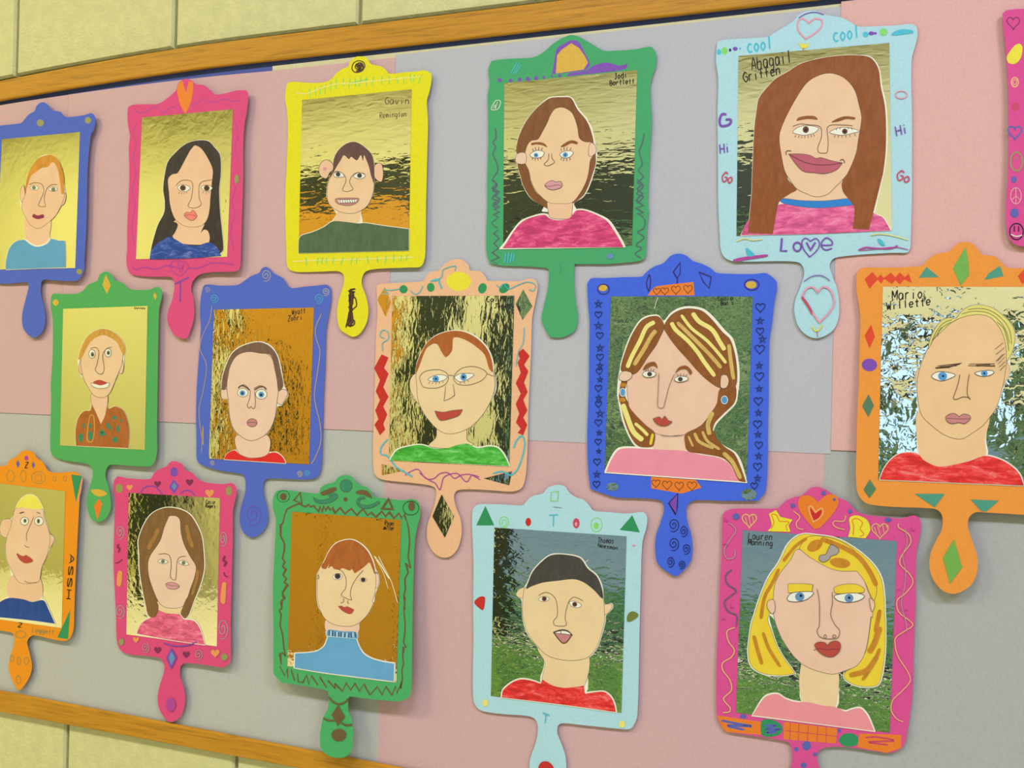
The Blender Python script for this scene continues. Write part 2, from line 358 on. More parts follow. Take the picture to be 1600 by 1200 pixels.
PAL = {  # name: (material kind, sRGB)
 'blue': ('paper', (82, 104, 204)), 'dblue': ('paper', (68, 102, 228)), 'pink': ('paper', (218, 78, 134)), 'yellow': ('paper', (226, 216, 38)), 'green': ('paper', (74, 164, 112)),
 'green2': ('paper', (84, 168, 96)), 'green3': ('paper', (74, 168, 104)), 'aqua': ('paper', (174, 215, 232)), 'peach': ('paper', (244, 190, 152)), 'orange': ('paper', (240, 152, 66)),
 'orange2': ('paper', (246, 152, 30)), 'mag': ('paper', (218, 76, 130)), 'mag2': ('paper', (220, 84, 146)), 'mag3': ('paper', (216, 80, 150)),
 'white': ('ink', (250, 246, 232)), 'eye': ('ink', (248, 246, 236)), 'cream': ('ink', (246, 240, 214)),
 'skin1': ('skin', (245, 199, 166)), 'skin2': ('skin', (249, 208, 169)), 'skin3': ('skin', (253, 212, 190)), 'skin4': ('skin', (236, 195, 164)), 'skin5': ('skin', (245, 212, 169)), 'skin6': ('skin', (247, 203, 156)), 'skin7': ('skin', (251, 206, 184)),
 'ginger': ('paint', (206, 140, 50)), 'black': ('paint', (52, 44, 46)), 'dbrown': ('paint', (96, 66, 66)), 'brown': ('paint', (128, 80, 44)), 'auburn': ('paint', (142, 80, 38)),
 'tan': ('paint', (206, 152, 70)), 'umber': ('paint', (118, 90, 76)), 'rust': ('paint', (172, 96, 44)), 'chest': ('paint', (140, 84, 40)), 'lemon': ('skin', (246, 232, 140)), 'sand': ('paint', (208, 176, 102)),
 'blond': ('skin', (222, 212, 122)), 'gold': ('skin', (246, 212, 62)), 'ochre': ('paint', (196, 132, 40)), 'mouse': ('paint', (128, 92, 56)), 'mouse2': ('paint', (162, 116, 62)), 'apri': ('crayon', (238, 152, 92)), 'fox': ('paint', (172, 96, 44)), 'char': ('paint', (70, 66, 64)), 'yhair': ('skin', (240, 226, 96)),
 'tshirt': ('skin', (96, 160, 206)), 'navy': ('streak', (34, 72, 164)), 'forest': ('paint', (78, 102, 74)), 'rose': ('streak', (212, 64, 124)), 'rose2': ('streak', (220, 92, 150)), 'collar': ('skin', (50, 128, 210)), 'bshirt': ('paint', (170, 98, 46)),
 'red': ('skin', (222, 44, 44)), 'red2': ('streak', (226, 48, 48)), 'kelly': ('streak', (72, 176, 60)), 'bubble': ('skin', (246, 150, 176)), 'bubble2': ('skin', (246, 152, 164)), 'sky': ('skin', (102, 162, 212)), 'navy2': ('paint', (30, 70, 150)), 'rose3': ('streak', (222, 92, 132)),
 'plip': ('skin', (240, 132, 122)), 'mlip': ('skin', (216, 152, 164)), 'rlip': ('skin', (182, 74, 66)), 'dlip': ('skin', (146, 52, 84)), 'wlip': ('skin', (186, 96, 114)), 'clip': ('skin', (196, 130, 132)),
 'pen': ('ink', (40, 34, 34)), 'pencil': ('ink', (94, 78, 70)), 'bpen': ('ink', (26, 26, 58)), 'vpen': ('ink', (58, 36, 110)), 'irisb': ('ink', (86, 150, 206)), 'irisg': ('ink', (112, 124, 92)), 'irisk': ('ink', (104, 60, 44)), 'irisd': ('ink', (70, 62, 60)),
 'vio': ('crayon', (122, 70, 182)), 'vio2': ('crayon', (176, 62, 160)), 'grayv': ('crayon', (86, 94, 116)), 'oran': ('crayon', (236, 124, 34)), 'gilt': ('crayon', (214, 172, 62)), 'gilt2': ('crayon', (150, 146, 92)), 'mint': ('crayon', (130, 214, 110)), 'cyan': ('crayon', (70, 186, 214)),
 'teal': ('crayon', (72, 150, 130)), 'teal2': ('crayon', (44, 132, 100)), 'grass': ('crayon', (112, 172, 76)), 'egreen': ('crayon', (38, 142, 90)), 'scar': ('crayon', (198, 34, 34)), 'scar2': ('crayon', (222, 66, 34)), 'lem2': ('crayon', (236, 220, 50)), 'choc': ('crayon', (104, 82, 52)), 'cocoa': ('crayon', (78, 48, 38)),
 'ltan': ('crayon', (240, 184, 126)), 'silver': ('crayon', (168, 158, 160)), 'rosy': ('crayon', (238, 152, 178)), 'wine': ('crayon', (126, 32, 84)), 'royal': ('crayon', (88, 96, 180)), 'olive': ('crayon', (112, 122, 52)), 'crim': ('crayon', (196, 66, 100)), 'steel': ('crayon', (98, 142, 190)), 'dgreen': ('crayon', (84, 122, 92)),
}
INK = mat_flat(PAL['pencil'][1], 'ink')
def material(n): return mat_flat(PAL[n][1], PAL[n][0])

def crom(P, closed, corner, n=5):
    out = []; L = len(P)
    segs = L if closed else L-1
    for i in range(segs):
        p1, p2 = P[i], P[(i+1) % L]
        p0 = P[(i-1) % L] if (closed or i > 0) else p1
        p3 = P[(i+2) % L] if (closed or i+2 < L) else p2
        l = math.dist(p1, p2)
        def tang(a, b, c, cor):           # tangent at b, limited by the shorter neighbour
            if cor: return (0.0, 0.0)
            t = ((c[0]-a[0])/2, (c[1]-a[1])/2); m = math.hypot(*t) or 1
            k = min(1.0, 1.0*l/m); return (t[0]*k, t[1]*k)
        t1 = tang(p0, p1, p2, corner[i]); t2 = tang(p1, p2, p3, corner[(i+1) % L])
        if corner[i] and corner[(i+1) % L]: out.append(p1); continue
        for s in range(n):
            u = s/n; a = 2*u**3-3*u*u+1; b = u**3-2*u*u+u; c = -2*u**3+3*u*u; d = u**3-u*u
            out.append((a*p1[0]+b*t1[0]+c*p2[0]+d*t2[0], a*p1[1]+b*t1[1]+c*p2[1]+d*t2[1]))
    if not closed: out.append(P[-1])
    return out
def area(p): return 0.5*sum(p[i-1][0]*p[i][1]-p[i][0]*p[i-1][1] for i in range(len(p)))
def dedupe(p, closed=True):
    o = []
    for q in p:
        if not o or math.dist(q, o[-1]) > 0.02: o.append(q)
    if closed and len(o) > 2 and math.dist(o[0], o[-1]) < 0.02: o.pop()
    return o
def offset(p, d):
    n = len(p); s = 1 if area(p) > 0 else -1; o = []
    for i in range(n):
        a, b = p[i-1], p[(i+1) % n]; tx, ty = b[0]-a[0], b[1]-a[1]; m = math.hypot(tx, ty) or 1
        o.append((p[i][0]+s*d*ty/m, p[i][1]-s*d*tx/m))
    return o
def ellipse(cx, cy, rx, ry, rot=0, n=20):
    c, s = math.cos(math.radians(rot)), math.sin(math.radians(rot))
    return [(cx+rx*math.cos(t)*c-ry*math.sin(t)*s, cy+rx*math.cos(t)*s+ry*math.sin(t)*c) for t in [2*math.pi*i/n for i in range(n)]]
def heart(cx, cy, r, sq=1.0):
    return [(cx+r*sq*math.sin(t)**3, cy-r*(13*math.cos(t)-5*math.cos(2*t)-2*math.cos(3*t)-math.cos(4*t))/15) for t in [2*math.pi*i/22 for i in range(22)]]
def star(cx, cy, r):
    return [(cx+r*math.sin(4*math.pi*i/5), cy-r*math.cos(4*math.pi*i/5)) for i in range(5)]
# single-line handwriting, on a box 4 wide and 6 high, y up from the base line
FONT = {'A': '0,0 2,6 4,0;1,2 3,2', 'B': '0,0 0,6 3,5 3,3.5 0,3 4,2 3,0 0,0', 'C': '4,5 2,6 0,3 2,0 4,1', 'G': '4,5 2,6 0,3 2,0 4,1 4,3 2,3', 'H': '0,0 0,6;4,0 4,6;0,3 4,3', 'J': '1,6 4,6;2.5,6 2.5,1 1,0 0,1',
 'L': '0,6 0,0 3.5,0', 'M': '0,0 0,6 2,2 4,6 4,0', 'N': '0,0 0,6 4,0 4,6', 'R': '0,0 0,6 3.5,5 3,3.5 0,3 4,0', 'S': '4,5 2,6 0,4.5 4,1.5 2,0 0,1', 'T': '0,6 4,6;2,6 2,0', 'W': '0,6 1,0 2,4 3,0 4,6', 'Z': '0,6 4,6 0,0 4,0;1,3 3,3', 'K': '0,0 0,6;4,6 0,3 4,0',
 'a': '3.4,3.6 1,4 0,2 1,0 3,1 3.4,3.6 3.6,0', 'b': '0,6 0,0 2.5,0 3.4,2 2.5,3.6 0,3', 'c': '3.4,3.4 1.5,4 0,2 1.5,0 3.4,.6', 'd': '3.4,6 3.4,0 1,0 0,2 1,3.8 3.4,3', 'e': '0,2 3.4,2.2 2.6,4 .6,3.6 0,2 1,0 3.4,.6', 'f': '3.4,5.6 2,6 1.4,5 1.4,0;0,3.4 3,3.4', 'g': '3.4,3.6 1,4 0,2 1,.4 3.2,1 3.4,3.6 3.2,-2 .6,-1.6', 'h': '0,6 0,0;0,2.6 2,4 3.2,2.6 3.2,0',
 'i': '1.5,3.8 1.5,0;1.5,5.2 1.6,5.6', 'j': '2,3.8 2,-1 .5,-2;2,5.2 2.1,5.6', 'l': '1.6,6 1.6,0', 'm': '0,0 0,4;0,3 1,4 1.8,3 1.8,0;1.8,3 3,4 3.8,3 3.8,0', 'n': '0,0 0,4;0,2.8 1.8,4 3.2,3 3.2,0', 'o': '1.8,4 0,2 1.6,0 3.4,2 1.8,4', 'r': '.4,0 .4,4;.4,2.6 1.6,4 3,3.6', 's': '3.2,3.4 1.6,4 .4,3 3,1.4 1.6,0 .2,.6', 't': '1.8,6 1.8,0 2.6,0;.2,3.8 3.4,3.8', 'u': '0,4 .4,0 2.6,0 3.2,4;3.2,4 3.2,0', 'v': '0,4 1.7,0 3.4,4', 'w': '0,4 .9,0 1.8,3 2.7,0 3.6,4', 'y': '0,4 1.8,1;3.4,4 .8,-2', 'z': '0,4 3.2,4 0,0 3.2,0', '2': '0,5 2,6 4,4.4 0,0 4,0', '.': '1,0 1.6,.3'}

class Piece:
    def __init__(s, name, mirror, parent): s.name, s.mi, s.parent = name, mirror, parent; s.V, s.F, s.M, s.mats = [], [], [], []
    def slot(s, m):
        if m not in s.mats: s.mats.append(m)
        return s.mats.index(m)
    def poly(s, p, h, m, t=0.00015):
        p = dedupe(p)
        if len(p) < 3: return
        if area(p) < 0: p = p[::-1]
        b = len(s.V); n = len(p); k = s.slot(m)
        for hh in (h, h-t): s.V += [s.mi.at(q[0], q[1], hh) for q in p]
        s.F.append(tuple(b+i for i in range(n-1, -1, -1))); s.M.append(k)
        for i in range(n):
            j = (i+1) % n; s.F.append((b+i, b+j, b+n+j, b+n+i)); s.M.append(k)
    def stroke(s, p, w, h, m, closed=False):
        p = dedupe(p, closed); n = len(p)
        if n < 2: return
        b = len(s.V); k = s.slot(m)
        for i in range(n):
            a = p[i-1] if (closed or i) else p[i]; c = p[(i+1) % n] if (closed or i < n-1) else p[i]
            tx, ty = c[0]-a[0], c[1]-a[1]; mm = math.hypot(tx, ty) or 1
            e1 = math.dist(a, p[i]); mt = 1.0
            if (closed or 0 < i < n-1) and e1 > 1e-6:      # mitre
                co = abs(((p[i][0]-a[0])*tx+(p[i][1]-a[1])*ty)/(e1*mm)); mt = min(1.9, 1/max(co, 0.3))
            ox, oy = -ty/mm*w/2*mt, tx/mm*w/2*mt
            if not closed and n > 3 and i in (0, n-1): ox *= .6; oy *= .6
            for (sx, hh) in ((1, h), (-1, h), (1, h-.00005), (-1, h-.00005)): s.V.append(s.mi.at(p[i][0]+sx*ox, p[i][1]+sx*oy, hh))
        for i in range(n if closed else n-1):
            u, v = b+4*i, b+4*((i+1) % n)
            s.F += [(u, u+1, v+1, v), (u, v, v+2, u+2), (u+1, u+3, v+3, v+1)]; s.M += [k]*3
    def build(s):
        if not s.F: return None
        return mesh_obj(s.name, s.V, s.F, s.mats, s.parent, None, s.M)
class Mirror:
    def __init__(s, label, px, lift):
        # px: left, top, right, bottom in the photograph; lift: mm off the board at left and right edge
        s.bounds = px; yb = -0.0008; n0 = Vector((0, -1, 0)); B = Vector((0, yb, 0))
        l = onplane(px[0], (px[1]+px[3])/2, B, n0); r = onplane(px[2], (px[1]+px[3])/2, B, n0)
        bot = onplane((px[0]+px[2])/2, px[3], B, n0)
        ln = l+n0*lift[0]*.001; rn = r+n0*lift[1]*.001
        d = (rn-ln).normalized(); tl = lift[2]*.001 if len(lift) > 2 else 0.0
        up = Vector((0, -tl, 0.3)).normalized()
        s.n = up.cross(d).normalized()
        if s.n.y > 0: s.n = -s.n
        s.p0 = (ln+rn)/2
        s.root = bpy.data.objects.new('paper_hand_mirror', None); COL.objects.link(s.root)
        s.root.location = Vector(((l.x+r.x)/2, 0, bot.z)); tag(s.root, label, 'paper mirror', 'paper hand mirrors on the board')
        s.h = 0.0004; s.hs = {}; s.cur = 'frame'
    def at(s, x, y, h): return onplane(x, y, s.p0+s.n*h, s.n)
STEP = 0.00004
def parse(tokens, crop):
    P, cor = [], []
    for t in tokens:
        if t[1:2] == ':': crop = t[0]; t = t[2:]
        if not t: continue
        c = t.endswith('*'); t = t.rstrip('*'); v = [float(z) for z in t.split(',')]
        x0, y0, sc = CROPS[crop]
        P.append((x0+v[0]/sc, y0+v[1]/sc) if len(v) == 2 else tuple([x0+v[0]/sc, y0+v[1]/sc, v[2]/sc]+([v[3]/sc] if len(v) > 3 else [])+list(v[4:])))
        cor.append(c)
    return P, cor, crop
def build_art(text):
    mi = par = piece = port = portrait_obj = None; parts = {}; backing = []
    pend = []
    def flush():
        nonlocal piece
        if piece: piece.build(); piece = None
    items = []
    for line in text.strip().splitlines():
        line = line.strip()
        if not line or line[0] == '#': continue
        if line[0] == '@':
            flush()
            lab, px, lift = line[1:].split('|')
            mi = Mirror(lab.strip(), [float(v) for v in px.split(',')], [float(v) for v in lift.split(',')]); parts = {}; continue
        if line.startswith('>'):
            flush(); mi.hs[mi.cur] = mi.h; mi.cur = line[1:].strip(); par = parts[mi.cur]; mi.h = mi.hs[mi.cur]; continue
        head, _, body = line.partition('|'); h = head.split(); kind = h[0]; plus = kind.startswith('+'); kind = kind.lstrip('+')
        crop, name, colr = h[1], h[2], h[3]; opts = h[4:]
        w = next((float(o[1:]) for o in opts if o[0] == 'w'), 4.0)/CROPS[crop][2]
        ol = next((float(o[1:]) for o in opts if o[0] == 'o'), 0)/CROPS[crop][2]
        olm = next((material(o[1:]) for o in opts if o[0] == 'c'), INK)
        mi.h += STEP; H = mi.h
        if name in ('frame', 'mirror_sheet'):
            flush(); P, cor, _ = parse(body.split(), crop)
            if name == 'frame':
                pc = Piece('frame', mi, mi.root); pc.poly(crom(P, True, cor), H, material(colr), 0.0009)
            else:
                mi.h += 0.0004; H = mi.h
                fo = [float(v) for v in colr.split(',')]
                mi.foil = mat_foil(*fo)
                pc = Piece('mirror_sheet', mi, mi.root); pc.poly(P, H, mi.foil, 0.0004)
            parts[name] = pc.build(); mi.hs[name] = mi.h; mi.cur = name; continue
        if name == 'portrait':            # white paper cut-out under everything painted later: union of outlines
            flush(); mi.h += 0.0004; ext = [l for l in body.split('/')]
            pc = Piece('portrait', mi, mi.root); k = 0
            for e in ext:
                P, cor, _ = parse(e.split(), crop); pc.poly(offset(dedupe(crom(P, True, cor)), 0.6), mi.h+k*0.00001, material(colr), 0.0004); k += 1
            mi.h += k*0.00001; parts['portrait'] = pc.build(); par = parts['portrait']; mi.cur = 'portrait'; continue
        m = mi.foil if colr == 'foil' else material(colr)
        if not plus or piece is None or (plus and kind in 'PGEH' and name == piece.name and piece.mats and piece.mats[0] == m and kind != 'X'):
            flush(); piece = Piece(name, mi, par)
        if kind == 'X':                   # text: X crop name col w | string x0,y0 x1,y1 height [slant]
            toks = body.split(); st, a, b = toks[0], toks[1], toks[2]; hh = float(toks[3])/CROPS[crop][2]
            (p, q), _, _ = parse([a, b], crop); n = len(st); dx, dy = (q[0]-p[0])/n, (q[1]-p[1])/n; L = math.hypot(dx, dy); ux, uy = dx/L, dy/L
            for i, ch in enumerate(st):
                for sk in FONT.get(ch, '').split(';'):
                    pts = []
                    for t in sk.split():
                        u, v = [float(z) for z in t.split(',')]
                        u = u/4*0.74*L; v = v/6*hh
                        pts.append((p[0]+dx*i+u*ux+v*uy*0.9+v*.08, p[1]+dy*i+u*uy-v*ux))
                    if len(pts) > 1: piece.stroke(crom(pts, False, [len(pts) < 3]*len(pts), 3), w*1.25, H, m)
            continue
        P, cor, _ = parse(body.split(), crop)
        if kind in 'PG':
            q = dedupe(crom(P, True, cor) if kind == 'P' else P)
            piece.poly(q, H, m)
            if ol: mi.h += STEP*.6; piece.stroke(q, ol, mi.h, olm, True)
        elif kind == 'E':
            for ie, e in enumerate(P):
                if ie: flush(); piece = Piece(name, mi, par)
                q = ellipse(e[0], e[1], e[2], e[3] if len(e) > 3 else e[2], e[4] if len(e) > 4 else 0); piece.poly(q, H, m)
                if ol: mi.h += STEP*.6; piece.stroke(q, ol, mi.h, olm, True)
        elif kind == 'O':
            for ie, e in enumerate(P):
                if ie: flush(); piece = Piece(name, mi, par)
                piece.stroke(ellipse(e[0], e[1], e[2], e[3] if len(e) > 3 else e[2], e[4] if len(e) > 4 else 0), w, H, m, True)
        elif kind == 'S': piece.stroke(crom(P, False, cor), w, H, m)
        elif kind == 'C': piece.stroke(dedupe(crom(P, True, cor)), w, H, m, True)
        elif kind == 'T': piece.stroke(P, w, H, m)
        elif kind == 'I':                 # separate short lines, two points each
            for i in range(0, len(P)-1, 2):
                if i and math.dist(P[i], P[i-2]) > 22 and not plus: flush(); piece = Piece(name, mi, par)
                piece.stroke([P[i], P[i+1]], w, H, m)
        elif kind == 'W':                 # spirals: cx,cy,r
            for ie, e in enumerate(P):
                if ie and not plus: flush(); piece = Piece(name, mi, par)
                rx = e[2]; ry = e[3] if len(e) > 3 else rx
                piece.stroke([(e[0]+rx*t/22*math.cos(t*.62+1), e[1]+ry*t/22*math.sin(t*.62+1)) for t in range(2, 23)], w, H, m)
        elif kind == 'V':                 # hearts drawn as outline / filled
            for ie, e in enumerate(P):
                if ie and not plus: flush(); piece = Piece(name, mi, par)
                piece.stroke(heart(e[0], e[1], e[2], e[3]/e[2] if len(e) > 3 else 1), w, H, m, True)
        elif kind == 'H':
            for ie, e in enumerate(P):
                if ie and not plus: flush(); piece = Piece(name, mi, par)
                piece.poly(heart(e[0], e[1], e[2], e[3]/e[2] if len(e) > 3 else 1), H, m)
        elif kind == 'K':
            for ie, e in enumerate(P):
                if ie and not plus: flush(); piece = Piece(name, mi, par)
                piece.stroke(star(e[0], e[1], e[2]), w, H, m, True)
    flush()

